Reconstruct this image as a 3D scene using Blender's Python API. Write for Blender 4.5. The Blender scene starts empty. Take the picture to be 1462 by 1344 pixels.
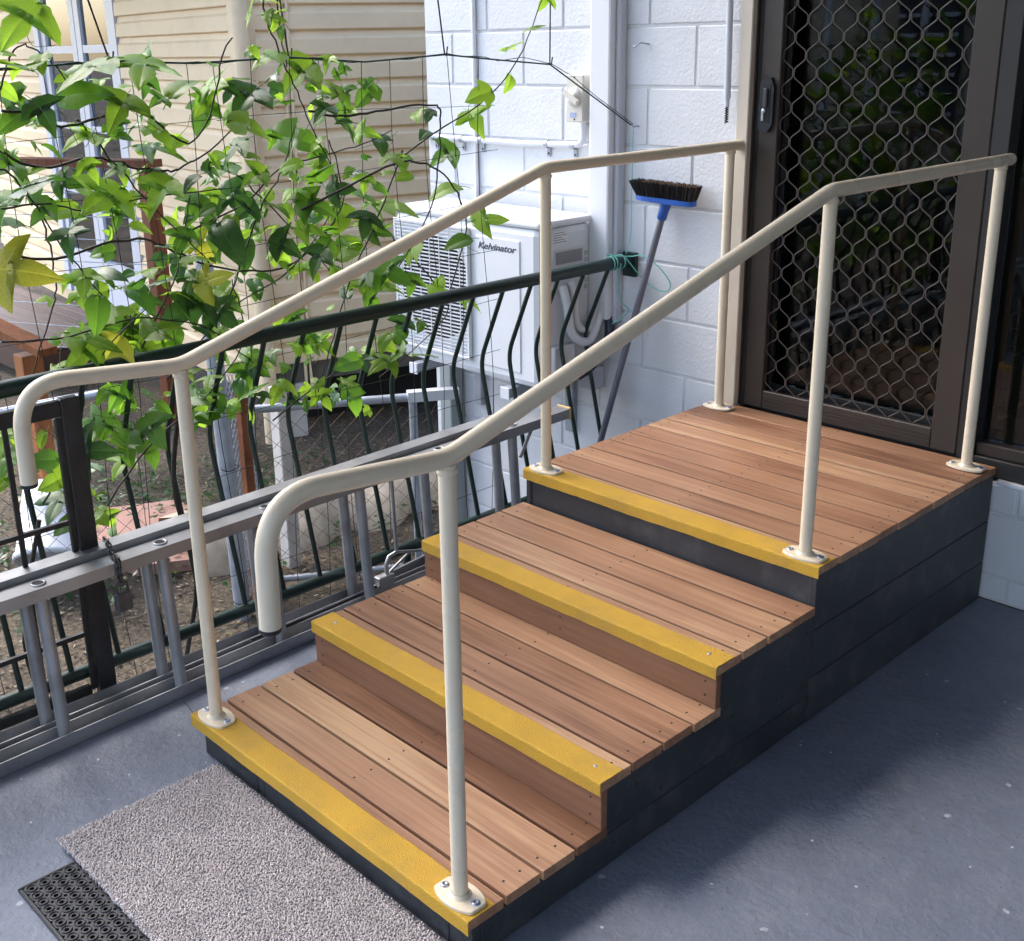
import bpy, bmesh, math, random
from mathutils import Vector, Matrix
random.seed(11)
R = math.radians
sc = bpy.context.scene
col = sc.collection

# ------------------------------------------------------------------ camera
cam_d = bpy.data.cameras.new('camera')
cam = bpy.data.objects.new('camera', cam_d)
col.objects.link(cam)
right = Vector((0.68404566, 0.72912054, -0.02155856))
down = Vector((0.21335721, -0.22825488, -0.949936))
fwd = Vector((-0.69753869, 0.64519993, -0.31169988))
m = Matrix((right, -down, -fwd)).transposed().to_4x4()
m.translation = (2.212, -1.1182, 1.5763)
cam.matrix_world = m
cam_d.sensor_fit = 'HORIZONTAL'
cam_d.sensor_width = 36.0
cam_d.lens = 1658.96 / 1462 * 36
cam_d.shift_x = 0.03542
cam_d.shift_y = -0.04345
cam_d.clip_start = 0.05
cam_d.clip_end = 2000
sc.camera = cam

# ------------------------------------------------------------------ sky, sun, exposure
SUN_EL, SUN_AZ = 48.0, 190.0       # azimuth: direction towards the sun, degrees from +X, counter-clockwise
world = bpy.data.worlds.new('World')
sc.world = world
world.use_nodes = True
wn = world.node_tree
bg = wn.nodes['Background']
sky = wn.nodes.new('ShaderNodeTexSky')
sky.sky_type = 'NISHITA'
sky.sun_disc = False
sky.sun_elevation = R(SUN_EL)
sky.sun_rotation = R(90 - SUN_AZ)
sky.air_density = 1.0
sky.dust_density = 2.5
sky.ozone_density = 1.5
wn.links.new(sky.outputs[0], bg.inputs[0])
bg.inputs[1].default_value = 0.15
sun_d = bpy.data.lights.new('sun', 'SUN')
sun_d.energy = 0.75
sun_d.angle = R(38)
sun_d.color = (1.0, 0.95, 0.9)
sun = bpy.data.objects.new('sun', sun_d)
col.objects.link(sun)
sd = Vector((math.cos(R(SUN_EL)) * math.cos(R(SUN_AZ)), math.cos(R(SUN_EL)) * math.sin(R(SUN_AZ)), math.sin(R(SUN_EL))))
sun.rotation_euler = sd.to_track_quat('Z', 'Y').to_euler()
sun.location = sd * 20
sc.view_settings.view_transform = 'Standard'
sc.view_settings.look = 'None'
sc.view_settings.gamma = 1.0
sc.view_settings.use_curve_mapping = False
sc.view_settings.exposure = 2.06
sc.render.engine = 'CYCLES'
sc.cycles.use_adaptive_sampling = True
sc.cycles.adaptive_threshold = 0.02
sc.cycles.max_bounces = 6
sc.cycles.diffuse_bounces = 3
sc.cycles.glossy_bounces = 3
sc.cycles.transmission_bounces = 4
sc.cycles.transparent_max_bounces = 8

# ------------------------------------------------------------------ materials
MATS = {}
def mat(name, c, rough=0.5, var=0.12, vscale=6.0, bump=0.0, bscale=80.0, metal=0.0, spec=0.5, dirt=None, dscale=3.0, damt=0.5, coat=0.0):
    """plain painted / metal / plastic surface: colour drift, fine relief, optional stains"""
    if name in MATS: return MATS[name]
    M = bpy.data.materials.new(name); M.use_nodes = True
    nt = M.node_tree; N = nt.nodes; Lk = nt.links
    b = N['Principled BSDF']
    tc = N.new('ShaderNodeTexCoord'); oi = N.new('ShaderNodeObjectInfo')
    ad = N.new('ShaderNodeVectorMath'); ad.operation = 'ADD'
    sc_ = N.new('ShaderNodeVectorMath'); sc_.operation = 'SCALE'; sc_.inputs[3].default_value = 7.3
    cx = N.new('ShaderNodeCombineXYZ')
    for i in range(3): Lk.new(oi.outputs['Random'], cx.inputs[i])
    Lk.new(cx.outputs[0], sc_.inputs[0]); Lk.new(tc.outputs['Object'], ad.inputs[0]); Lk.new(sc_.outputs[0], ad.inputs[1])
    n1 = N.new('ShaderNodeTexNoise'); n1.inputs['Scale'].default_value = vscale; n1.inputs['Detail'].default_value = 6
    Lk.new(ad.outputs[0], n1.inputs['Vector'])
    rp = N.new('ShaderNodeValToRGB')
    rp.color_ramp.elements[0].position = 0.3; rp.color_ramp.elements[1].position = 0.7
    rp.color_ramp.elements[0].color = (*[x * (1 - var) for x in c], 1)
    rp.color_ramp.elements[1].color = (*[min(1, x * (1 + var)) for x in c], 1)
    Lk.new(n1.outputs['Fac'], rp.inputs[0])
    out = rp.outputs[0]
    if dirt:
        n2 = N.new('ShaderNodeTexNoise'); n2.inputs['Scale'].default_value = dscale; n2.inputs['Detail'].default_value = 9; n2.inputs['Roughness'].default_value = 0.65
        Lk.new(ad.outputs[0], n2.inputs['Vector'])
        r2 = N.new('ShaderNodeValToRGB'); r2.color_ramp.elements[0].position = 0.5; r2.color_ramp.elements[1].position = 0.75
        r2.color_ramp.elements[0].color = (0, 0, 0, 1); r2.color_ramp.elements[1].color = (damt, damt, damt, 1)
        Lk.new(n2.outputs['Fac'], r2.inputs[0])
        mx = N.new('ShaderNodeMix'); mx.data_type = 'RGBA'
        Lk.new(r2.outputs[0], mx.inputs[0]); Lk.new(out, mx.inputs[6]); mx.inputs[7].default_value = (*dirt, 1)
        out = mx.outputs[2]
    Lk.new(out, b.inputs['Base Color'])
    b.inputs['Metallic'].default_value = metal
    b.inputs['Specular IOR Level'].default_value = spec
    b.inputs['Coat Weight'].default_value = coat
    mr = N.new('ShaderNodeMapRange'); mr.inputs[3].default_value = max(0, rough - 0.08); mr.inputs[4].default_value = min(1, rough + 0.08)
    Lk.new(n1.outputs['Fac'], mr.inputs[0]); Lk.new(mr.outputs[0], b.inputs['Roughness'])
    if bump:
        n3 = N.new('ShaderNodeTexNoise'); n3.inputs['Scale'].default_value = bscale; n3.inputs['Detail'].default_value = 4
        Lk.new(ad.outputs[0], n3.inputs['Vector'])
        bp = N.new('ShaderNodeBump'); bp.inputs['Strength'].default_value = bump; bp.inputs['Distance'].default_value = 0.004
        Lk.new(n3.outputs['Fac'], bp.inputs['Height']); Lk.new(bp.outputs[0], b.inputs['Normal'])
    MATS[name] = M
    return M

def wood(name, cols, axis=0, rough=0.5, grain=1.0, stretch=(1.2, 26, 26)):
    """timber: long grain along one local axis, per-board colour from the object's random number"""
    M = bpy.data.materials.new(name); M.use_nodes = True
    nt = M.node_tree; N = nt.nodes; Lk = nt.links
    b = N['Principled BSDF']
    tc = N.new('ShaderNodeTexCoord'); oi = N.new('ShaderNodeObjectInfo')
    cx = N.new('ShaderNodeCombineXYZ')
    for i in range(3): Lk.new(oi.outputs['Random'], cx.inputs[i])
    sc_ = N.new('ShaderNodeVectorMath'); sc_.operation = 'SCALE'; sc_.inputs[3].default_value = 31.7
    Lk.new(cx.outputs[0], sc_.inputs[0])
    ad = N.new('ShaderNodeVectorMath'); ad.operation = 'ADD'
    Lk.new(tc.outputs['Object'], ad.inputs[0]); Lk.new(sc_.outputs[0], ad.inputs[1])
    st = [stretch[1]] * 3; st[axis] = stretch[0]
    mp = N.new('ShaderNodeVectorMath'); mp.operation = 'MULTIPLY'; mp.inputs[1].default_value = st
    Lk.new(ad.outputs[0], mp.inputs[0])
    n1 = N.new('ShaderNodeTexNoise'); n1.inputs['Scale'].default_value = 1.0; n1.inputs['Detail'].default_value = 5; n1.inputs['Distortion'].default_value = 1.1
    Lk.new(mp.outputs[0], n1.inputs['Vector'])
    mp2 = N.new('ShaderNodeVectorMath'); mp2.operation = 'MULTIPLY'; mp2.inputs[1].default_value = [s * 6 if i != axis else s * 4 for i, s in enumerate(st)]
    Lk.new(ad.outputs[0], mp2.inputs[0])
    n2 = N.new('ShaderNodeTexNoise'); n2.inputs['Scale'].default_value = 1.0; n2.inputs['Detail'].default_value = 3
    Lk.new(mp2.outputs[0], n2.inputs['Vector'])
    n4 = N.new('ShaderNodeTexNoise'); n4.inputs['Scale'].default_value = 2.2; n4.inputs['Detail'].default_value = 3
    Lk.new(ad.outputs[0], n4.inputs['Vector'])
    # factor = random*0.55 + grain*0.5 + blotch*.3
    def mathn(op, a, bb):
        q = N.new('ShaderNodeMath'); q.operation = op
        for i, v in enumerate((a, bb)):
            if isinstance(v, (int, float)): q.inputs[i].default_value = v
            else: Lk.new(v, q.inputs[i])
        return q.outputs[0]
    def term(src, w): return mathn('MULTIPLY', mathn('SUBTRACT', src, 0.5), w)
    f = mathn('ADD', term(oi.outputs['Random'], 0.8), 0.5)
    f = mathn('ADD', f, term(n1.outputs['Fac'], 1.1 * grain))
    f = mathn('ADD', f, term(n4.outputs['Fac'], 0.9))
    f = mathn('ADD', f, term(n2.outputs['Fac'], 0.7 * grain))
    rp = N.new('ShaderNodeValToRGB')
    els = rp.color_ramp.elements
    while len(els) < len(cols): els.new(0.5)
    for i, c in enumerate(cols):
        els[i].position = i / (len(cols) - 1); els[i].color = (*c, 1)
    Lk.new(f, rp.inputs[0])
    Lk.new(rp.outputs[0], b.inputs['Base Color'])
    b.inputs['Roughness'].default_value = rough
    b.inputs['Specular IOR Level'].default_value = 0.35
    bp = N.new('ShaderNodeBump'); bp.inputs['Strength'].default_value = 0.25; bp.inputs['Distance'].default_value = 0.002
    Lk.new(n2.outputs['Fac'], bp.inputs['Height']); Lk.new(bp.outputs[0], b.inputs['Normal'])
    MATS[name] = M
    return M

def leafmat(name, c, ct, tmix=0.45, rough=0.35):
    M = bpy.data.materials.new(name); M.use_nodes = True
    nt = M.node_tree; N = nt.nodes; Lk = nt.links
    b = N['Principled BSDF']; o = N['Material Output']
    oi = N.new('ShaderNodeObjectInfo'); tc = N.new('ShaderNodeTexCoord')
    n = N.new('ShaderNodeTexNoise'); n.inputs['Scale'].default_value = 40; n.inputs['Detail'].default_value = 4
    Lk.new(tc.outputs['Object'], n.inputs['Vector'])
    ad = N.new('ShaderNodeMath'); ad.operation = 'ADD'
    Lk.new(n.outputs['Fac'], ad.inputs[0]); Lk.new(oi.outputs['Random'], ad.inputs[1])
    hs = N.new('ShaderNodeHueSaturation'); hs.inputs['Color'].default_value = (*c, 1)
    mr = N.new('ShaderNodeMapRange'); mr.inputs[1].default_value = 0.3; mr.inputs[2].default_value = 1.7; mr.inputs[3].default_value = 0.65; mr.inputs[4].default_value = 1.4
    Lk.new(ad.outputs[0], mr.inputs[0]); Lk.new(mr.outputs[0], hs.inputs['Value'])
    sx = N.new('ShaderNodeSeparateXYZ'); Lk.new(tc.outputs['Object'], sx.inputs[0])
    def mt(op, a, bb=0.0):
        q = N.new('ShaderNodeMath'); q.operation = op
        for i, v in enumerate((a, bb)):
            if isinstance(v, (int, float)): q.inputs[i].default_value = v
            else: Lk.new(v, q.inputs[i])
        return q.outputs[0]
    ax_ = mt('ABSOLUTE', sx.outputs[0])
    side = mt('LESS_THAN', mt('FRACT', mt('MULTIPLY', mt('ADD', mt('SUBTRACT', sx.outputs[1], mt('MULTIPLY', ax_, 0.75)), 10.0), 6.5)), 0.09)
    vein = mt('MAXIMUM', mt('LESS_THAN', ax_, 0.014), mt('MULTIPLY', side, 0.55))
    vm = N.new('ShaderNodeMix'); vm.data_type = 'RGBA'; Lk.new(mt('MULTIPLY', vein, 0.55), vm.inputs[0]); Lk.new(hs.outputs[0], vm.inputs[6])
    vm.inputs[7].default_value = (min(1, c[0] * 2.2 + .03), min(1, c[1] * 1.9 + .03), c[2] * 1.6 + .02, 1)
    n5 = N.new('ShaderNodeTexNoise'); n5.inputs['Scale'].default_value = 9; n5.inputs['Detail'].default_value = 5
    off = N.new('ShaderNodeVectorMath'); off.operation = 'ADD'; Lk.new(tc.outputs['Object'], off.inputs[0])
    cb = N.new('ShaderNodeCombineXYZ'); Lk.new(mt('MULTIPLY', oi.outputs['Random'], 40.0), cb.inputs[2]); Lk.new(cb.outputs[0], off.inputs[1]); Lk.new(off.outputs[0], n5.inputs['Vector'])
    sp_ = N.new('ShaderNodeMapRange'); sp_.inputs[1].default_value = 0.66; sp_.inputs[2].default_value = 0.74; Lk.new(n5.outputs['Fac'], sp_.inputs[0])
    vm2 = N.new('ShaderNodeMix'); vm2.data_type = 'RGBA'; Lk.new(mt('MULTIPLY', sp_.outputs[0], 0.7), vm2.inputs[0]); Lk.new(vm.outputs[2], vm2.inputs[6]); vm2.inputs[7].default_value = (0.22, 0.17, 0.05, 1)
    Lk.new(vm2.outputs[2], b.inputs['Base Color'])
    b.inputs['Roughness'].default_value = rough
    tr = N.new('ShaderNodeBsdfTranslucent')
    hs2 = N.new('ShaderNodeHueSaturation'); hs2.inputs['Color'].default_value = (*ct, 1); Lk.new(mr.outputs[0], hs2.inputs['Value'])
    Lk.new(hs2.outputs[0], tr.inputs['Color'])
    mx = N.new('ShaderNodeMixShader'); mx.inputs[0].default_value = tmix
    Lk.new(b.outputs[0], mx.inputs[1]); Lk.new(tr.outputs[0], mx.inputs[2]); Lk.new(mx.outputs[0], o.inputs['Surface'])
    bp = N.new('ShaderNodeBump'); bp.inputs['Strength'].default_value = 0.3; bp.inputs['Distance'].default_value = 0.003
    Lk.new(n.outputs['Fac'], bp.inputs['Height']); Lk.new(bp.outputs[0], b.inputs['Normal'])
    MATS[name] = M
    return M

def glassmat(name, tint=(0.75, 0.8, 0.8), ior=1.5, rough=0.0, boost=0.06):
    M = bpy.data.materials.new(name); M.use_nodes = True
    nt = M.node_tree; N = nt.nodes; Lk = nt.links
    o = N['Material Output']; N.remove(N['Principled BSDF'])
    t = N.new('ShaderNodeBsdfTransparent'); t.inputs[0].default_value = (*tint, 1)
    g = N.new('ShaderNodeBsdfGlossy'); g.inputs['Roughness'].default_value = rough; g.inputs[0].default_value = (0.9, 0.93, 0.97, 1)
    fr = N.new('ShaderNodeFresnel'); fr.inputs[0].default_value = ior
    a = N.new('ShaderNodeMath'); a.operation = 'ADD'; a.inputs[1].default_value = boost; Lk.new(fr.outputs[0], a.inputs[0])
    mx = N.new('ShaderNodeMixShader'); Lk.new(a.outputs[0], mx.inputs[0]); Lk.new(t.outputs[0], mx.inputs[1]); Lk.new(g.outputs[0], mx.inputs[2])
    Lk.new(mx.outputs[0], o.inputs['Surface'])
    MATS[name] = M
    return M

# ------------------------------------------------------------------ mesh helpers
class MB:
    """collects shapes in world coordinates, then becomes ONE mesh object"""
    def __init__(s): s.v = []; s.f = []; s.sm = []
    def add(s, vs, fs, smooth=False):
        o = len(s.v); s.v += [tuple(v) for v in vs]
        for f in fs: s.f.append([i + o for i in f]); s.sm.append(smooth)
        return s
    def box(s, x0, x1, y0, y1, z0, z1, b=0.0):
        if b <= 0:
            vs = [(x, y, z) for z in (z0, z1) for y in (y0, y1) for x in (x0, x1)]
            return s.add(vs, [(0, 2, 3, 1), (4, 5, 7, 6), (0, 1, 5, 4), (2, 6, 7, 3), (0, 4, 6, 2), (1, 3, 7, 5)])
        bm = bmesh.new(); bmesh.ops.create_cube(bm, size=1)
        for v in bm.verts: v.co = Vector(((x0 + x1) / 2 + v.co.x * (x1 - x0), (y0 + y1) / 2 + v.co.y * (y1 - y0), (z0 + z1) / 2 + v.co.z * (z1 - z0)))
        bmesh.ops.bevel(bm, geom=bm.edges[:], offset=b, segments=2 if b > .004 else 1, affect='EDGES', profile=0.5)
        bm.verts.ensure_lookup_table(); bm.verts.index_update()
        s.add([v.co.copy() for v in bm.verts], [[v.index for v in f.verts] for f in bm.faces])
        bm.free(); return s
    def obox(s, c, ax, ay, az, hx, hy, hz):
        """oriented box: centre, three unit axes, half sizes"""
        c = Vector(c); ax = Vector(ax); ay = Vector(ay); az = Vector(az)
        vs = [c + ax * hx * i + ay * hy * j + az * hz * k for k in (-1, 1) for j in (-1, 1) for i in (-1, 1)]
        return s.add(vs, [(0, 2, 3, 1), (4, 5, 7, 6), (0, 1, 5, 4), (2, 6, 7, 3), (0, 4, 6, 2), (1, 3, 7, 5)])
    def tube(s, pts, r, seg=10, cap=True, smooth=True):
        pts = [Vector(p) for p in pts]; n = len(pts)
        rr = r if isinstance(r, (list, tuple)) else [r] * n
        t0 = (pts[1] - pts[0]).normalized()
        u = t0.orthogonal().normalized()
        vs = []
        for i, p in enumerate(pts):
            if i == 0: t = (pts[1] - p).normalized()
            elif i == n - 1: t = (p - pts[i - 1]).normalized()
            else: t = ((pts[i + 1] - p).normalized() + (p - pts[i - 1]).normalized()).normalized()
            u = (u - t * u.dot(t)).normalized(); w = t.cross(u)
            for k in range(seg):
                a = 2 * math.pi * k / seg
                vs.append(p + (u * math.cos(a) + w * math.sin(a)) * rr[i])
        fs = []
        for i in range(n - 1):
            for k in range(seg):
                k2 = (k + 1) % seg
                fs.append((i * seg + k, i * seg + k2, (i + 1) * seg + k2, (i + 1) * seg + k))
        s.add(vs, fs, smooth)
        if cap:
            s.add(vs[:seg][::-1], [list(range(seg))]); s.add(vs[-seg:], [list(range(seg))])
        return s
    def lathe(s, c, axis, prof, seg=20, smooth=True):
        """prof: list of (radius, height along axis)"""
        c = Vector(c); ax = Vector(axis).normalized(); u = ax.orthogonal().normalized(); w = ax.cross(u)
        vs = []
        for r, h in prof:
            for k in range(seg):
                a = 2 * math.pi * k / seg
                vs.append(c + ax * h + (u * math.cos(a) + w * math.sin(a)) * r)
        fs = []
        for i in range(len(prof) - 1):
            for k in range(seg):
                k2 = (k + 1) % seg
                fs.append((i * seg + k, i * seg + k2, (i + 1) * seg + k2, (i + 1) * seg + k))
        return s.add(vs, fs, smooth)
    def prism(s, poly, d):
        """closed polygon (3-D points) extruded by vector d"""
        d = Vector(d); n = len(poly); a = [Vector(p) for p in poly]
        vs = a + [p + d for p in a]
        fs = [list(range(n))[::-1], list(range(n, 2 * n))] + [(i, (i + 1) % n, n + (i + 1) % n, n + i) for i in range(n)]
        return s.add(vs, fs)
    def build(s, name, material, parent=None, fixn=True):
        c = Vector((0, 0, 0))
        xs = list(zip(*s.v)); c = Vector([(min(a) + max(a)) / 2 for a in xs])
        me = bpy.data.meshes.new(name)
        me.from_pydata([Vector(v) - c for v in s.v], [], s.f)
        me.polygons.foreach_set('use_smooth', s.sm)
        if fixn:
            bm = bmesh.new(); bm.from_mesh(me); bmesh.ops.recalc_face_normals(bm, faces=bm.faces[:]); bm.to_mesh(me); bm.free()
        me.materials.append(material)
        o = bpy.data.objects.new(name, me); col.objects.link(o)
        o.location = c
        if parent is not None: put(o, parent)
        return o

WORLD = {}
def wloc(o):
    v = o.location.copy()
    while o.parent: o = o.parent; v += o.location
    return v
def put(o, parent):
    """parent an object whose location is in world coordinates (no rotations on parents)"""
    w = o.location.copy(); o.parent = parent; o.location = w - wloc(parent)
def thing(name, label, cat, loc, group=None):
    o = bpy.data.objects.new(name, None); col.objects.link(o)
    o.location = loc; o.empty_display_size = 0.1
    o['label'] = label; o['category'] = cat
    if group: o['group'] = group
    return o
def tag(o, label, cat, group=None):
    o['label'] = label; o['category'] = cat
    if group: o['group'] = group
    return o
def struct(o): o['kind'] = 'structure'; return o
def stuff(o): o['kind'] = 'stuff'; return o
def share(src, name, loc, parent, rot=None):
    """another object with the same mesh, at a world location"""
    o = bpy.data.objects.new(name, src.data); col.objects.link(o); o.location = loc
    if rot is not None: o.rotation_euler = rot
    put(o, parent); return o
def fillet(pts, rad, n=8):
    """round the corners of a polyline"""
    pts = [Vector(p) for p in pts]; out = [pts[0]]
    for i in range(1, len(pts) - 1):
        a, b, c = pts[i - 1], pts[i], pts[i + 1]; r = rad[i - 1]
        d1 = (a - b).normalized(); d2 = (c - b).normalized()
        ang = d1.angle(d2); t = min(r / math.tan(ang / 2), (a - b).length * .49, (c - b).length * .49)
        p, q = b + d1 * t, b + d2 * t
        for k in range(n + 1):
            f = k / n; out.append(p * (1 - f) ** 2 + b * 2 * f * (1 - f) + q * f * f)
    out.append(pts[-1]); return out
def spline(pts, n=5):
    pts = [Vector(p) for p in pts]; q = [pts[0]] + pts + [pts[-1]]; out = []
    for i in range(1, len(q) - 2):
        p0, p1, p2, p3 = q[i - 1], q[i], q[i + 1], q[i + 2]
        for k in range(n):
            t = k / n
            out.append(0.5 * (2 * p1 + (p2 - p0) * t + (2 * p0 - 5 * p1 + 4 * p2 - p3) * t * t + (3 * p1 - p0 - 3 * p2 + p3) * t ** 3))
    out.append(pts[-1]); return out
# ------------------------------------------------------------------ palette
M_white = mat('white_block_paint', (0.7, 0.715, 0.75), 0.6, 0.04, 5, bump=0.55, bscale=95, dirt=(0.55, 0.55, 0.53), dscale=2.2, damt=0.35)
M_mortar = mat('mortar_paint', (0.66, 0.67, 0.69), 0.75, 0.06, 20, bump=0.3, bscale=150)
M_cream = mat('cream_powder_coat', (0.77, 0.67, 0.51), 0.28, 0.02, 6, bump=0.04, bscale=400)
M_creamwood = mat('cream_trim_paint', (0.62, 0.55, 0.46), 0.5, 0.05, 8, dirt=(0.35, 0.28, 0.2), dscale=6, damt=0.35)
M_green = mat('dark_green_enamel', (0.004, 0.02, 0.017), 0.35, 0.25, 8, bump=0.1, bscale=120, dirt=(0.015, 0.04, 0.035), dscale=9, damt=0.4)
M_black = mat('charcoal_steel', (0.012, 0.013, 0.016), 0.45, 0.2, 12, bump=0.12, bscale=150, dirt=(0.05, 0.05, 0.055), dscale=14, damt=0.5)
M_alu = mat('aged_aluminium', (0.37, 0.38, 0.4), 0.42, 0.12, 7, metal=0.6, bump=0.06, bscale=200, dirt=(0.16, 0.15, 0.15), dscale=5, damt=0.7)
M_galv = mat('galvanised_steel', (0.4, 0.44, 0.5), 0.5, 0.15, 18, metal=0.45, dirt=(0.25, 0.22, 0.2), dscale=10, damt=0.5)
M_rust = mat('rusty_steel', (0.22, 0.075, 0.03), 0.8, 0.4, 14, bump=0.3, bscale=90)
M_navy = mat('charcoal_deck_paint', (0.032, 0.036, 0.043), 0.5, 0.18, 5, bump=0.2, bscale=120, dirt=(0.12, 0.12, 0.12), dscale=11, damt=0.6)
M_yellow = mat('yellow_grip_paint', (0.62, 0.36, 0.035), 0.75, 0.09, 9, bump=0.9, bscale=420, dirt=(0.42, 0.27, 0.08), dscale=8, damt=0.55)
M_deck = wood('hardwood_decking', [(0.18, 0.085, 0.048), (0.31, 0.16, 0.092), (0.4, 0.222, 0.13), (0.54, 0.345, 0.2)], 0, 0.45)
M_riser = wood('hardwood_riser', [(0.17, 0.08, 0.045), (0.25, 0.122, 0.07), (0.31, 0.165, 0.095)], 0, 0.5)
M_screw = mat('screw_steel', (0.05, 0.045, 0.04), 0.5, 0.1, 9, metal=0.6)
M_zinc = mat('zinc_bolt', (0.42, 0.45, 0.55), 0.35, 0.1, 30, metal=0.9)
M_acwhite = mat('appliance_white', (0.76, 0.78, 0.82), 0.4, 0.02, 4)
M_acgrey = mat('appliance_side_white', (0.66, 0.68, 0.71), 0.45, 0.03, 4, dirt=(0.45, 0.44, 0.42), dscale=5, damt=0.3)
M_void = mat('black_void', (0.008, 0.008, 0.01), 0.7, 0.1, 5)
M_brown = mat('bronze_aluminium', (0.046, 0.035, 0.03), 0.42, 0.08, 8, spec=0.4)
M_grille = mat('bronze_grille', (0.068, 0.056, 0.05), 0.35, 0.08, 15, spec=0.6)
M_dframe = mat('dark_track', (0.02, 0.018, 0.018), 0.5, 0.1, 9)
M_pvc = mat('white_pvc', (0.72, 0.74, 0.79), 0.4, 0.03, 5)
M_pvcgrey = mat('pale_grey_pvc', (0.55, 0.58, 0.65), 0.4, 0.05, 5)
M_cladL = mat('cream_weatherboard', (0.84, 0.66, 0.43), 0.6, 0.05, 3, bump=0.08, bscale=60, dirt=(0.42, 0.35, 0.26), dscale=4, damt=0.25)
M_doorwhite = mat('white_door_paint', (0.66, 0.68, 0.75), 0.45, 0.03, 5)
M_deckbrown = wood('stained_deck', [(0.05, 0.03, 0.027), (0.075, 0.045, 0.04), (0.1, 0.062, 0.055)], 0, 0.55)
M_redwood = wood('red_stained_timber', [(0.09, 0.027, 0.013), (0.15, 0.045, 0.02), (0.22, 0.075, 0.032)], 2, 0.5)
M_blue = mat('blue_plastic', (0.02, 0.1, 0.42), 0.35, 0.08, 10)
M_broomgrey = mat('broom_handle_grey', (0.13, 0.135, 0.17), 0.35, 0.1, 12)
M_rope = mat('turquoise_cord', (0.16, 0.5, 0.46), 0.7, 0.15, 50)
M_wire = mat('dark_wire', (0.02, 0.02, 0.021), 0.5, 0.2, 30, metal=0.3)
M_greenwire = mat('green_wire', (0.02, 0.06, 0.05), 0.5, 0.2, 30)
M_stem = mat('vine_stem', (0.028, 0.024, 0.018), 0.7, 0.3, 40, bump=0.3, bscale=200)
M_stemg = mat('vine_stem_green', (0.1, 0.14, 0.04), 0.6, 0.3, 40)
M_rubber = mat('black_rubber', (0.022, 0.024, 0.031), 0.55, 0.15, 12, dirt=(0.07, 0.07, 0.08), dscale=12, damt=0.5)
M_carpet = mat('grey_beige_carpet', (0.55, 0.51, 0.515), 0.95, 0.08, 25, dirt=(0.45, 0.4, 0.39), dscale=5, damt=0.5, spec=0.1)
M_padlock = mat('worn_padlock', (0.1, 0.1, 0.11), 0.45, 0.25, 40, metal=0.6)
M_chain = mat('chain_steel', (0.08, 0.08, 0.08), 0.4, 0.2, 60, metal=0.8)
M_pink = mat('pink_paver', (0.42, 0.24, 0.19), 0.8, 0.1, 12, bump=0.2, bscale=90, dirt=(0.22, 0.16, 0.12), dscale=6, damt=0.5)
M_stone = mat('sandy_concrete', (0.46, 0.38, 0.28), 0.9, 0.2, 16, bump=0.5, bscale=60)
M_ceil = mat('ceiling_paint', (0.5, 0.5, 0.5), 0.7, 0.04, 3)
M_glass = glassmat('door_glass', (0.6, 0.63, 0.63), 1.42, 0.0, 0.0)
M_pane = glassmat('window_pane', (0.8, 0.84, 0.86), 1.45, 0.0, 0.03)

def dirtmat():
    M = bpy.data.materials.new('garden_soil'); M.use_nodes = True
    nt = M.node_tree; N = nt.nodes; Lk = nt.links; b = N['Principled BSDF']
    tc = N.new('ShaderNodeTexCoord')
    n1 = N.new('ShaderNodeTexNoise'); n1.inputs['Scale'].default_value = 1.3; n1.inputs['Detail'].default_value = 8
    n2 = N.new('ShaderNodeTexVoronoi'); n2.inputs['Scale'].default_value = 70
    n3 = N.new('ShaderNodeTexNoise'); n3.inputs['Scale'].default_value = 45; n3.inputs['Detail'].default_value = 8; n3.inputs['Roughness'].default_value = 0.7
    for n in (n1, n2, n3): Lk.new(tc.outputs['Object'], n.inputs['Vector'])
    r1 = N.new('ShaderNodeValToRGB'); e = r1.color_ramp.elements
    e[0].position = 0.35; e[0].color = (0.05, 0.04, 0.03, 1); e[1].position = 0.68; e[1].color = (0.21, 0.165, 0.115, 1)
    Lk.new(n1.outputs['Fac'], r1.inputs[0])
    r3 = N.new('ShaderNodeValToRGB'); e = r3.color_ramp.elements
    e[0].position = 0.4; e[0].color = (0.35, 0.35, 0.35, 1); e[1].position = 0.66; e[1].color = (1.5, 1.45, 1.35, 1)
    Lk.new(n3.outputs['Fac'], r3.inputs[0])
    mx = N.new('ShaderNodeMix'); mx.data_type = 'RGBA'; mx.blend_type = 'MULTIPLY'; mx.inputs[0].default_value = 1
    Lk.new(r1.outputs[0], mx.inputs[6]); Lk.new(r3.outputs[0], mx.inputs[7])
    Lk.new(mx.outputs[2], b.inputs['Base Color']); b.inputs['Roughness'].default_value = 0.95
    bp = N.new('ShaderNodeBump'); bp.inputs['Strength'].default_value = 0.8; bp.inputs['Distance'].default_value = 0.02
    Lk.new(n3.outputs['Fac'], bp.inputs['Height']); Lk.new(bp.outputs[0], b.inputs['Normal'])
    return M
M_dirt = dirtmat()

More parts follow.
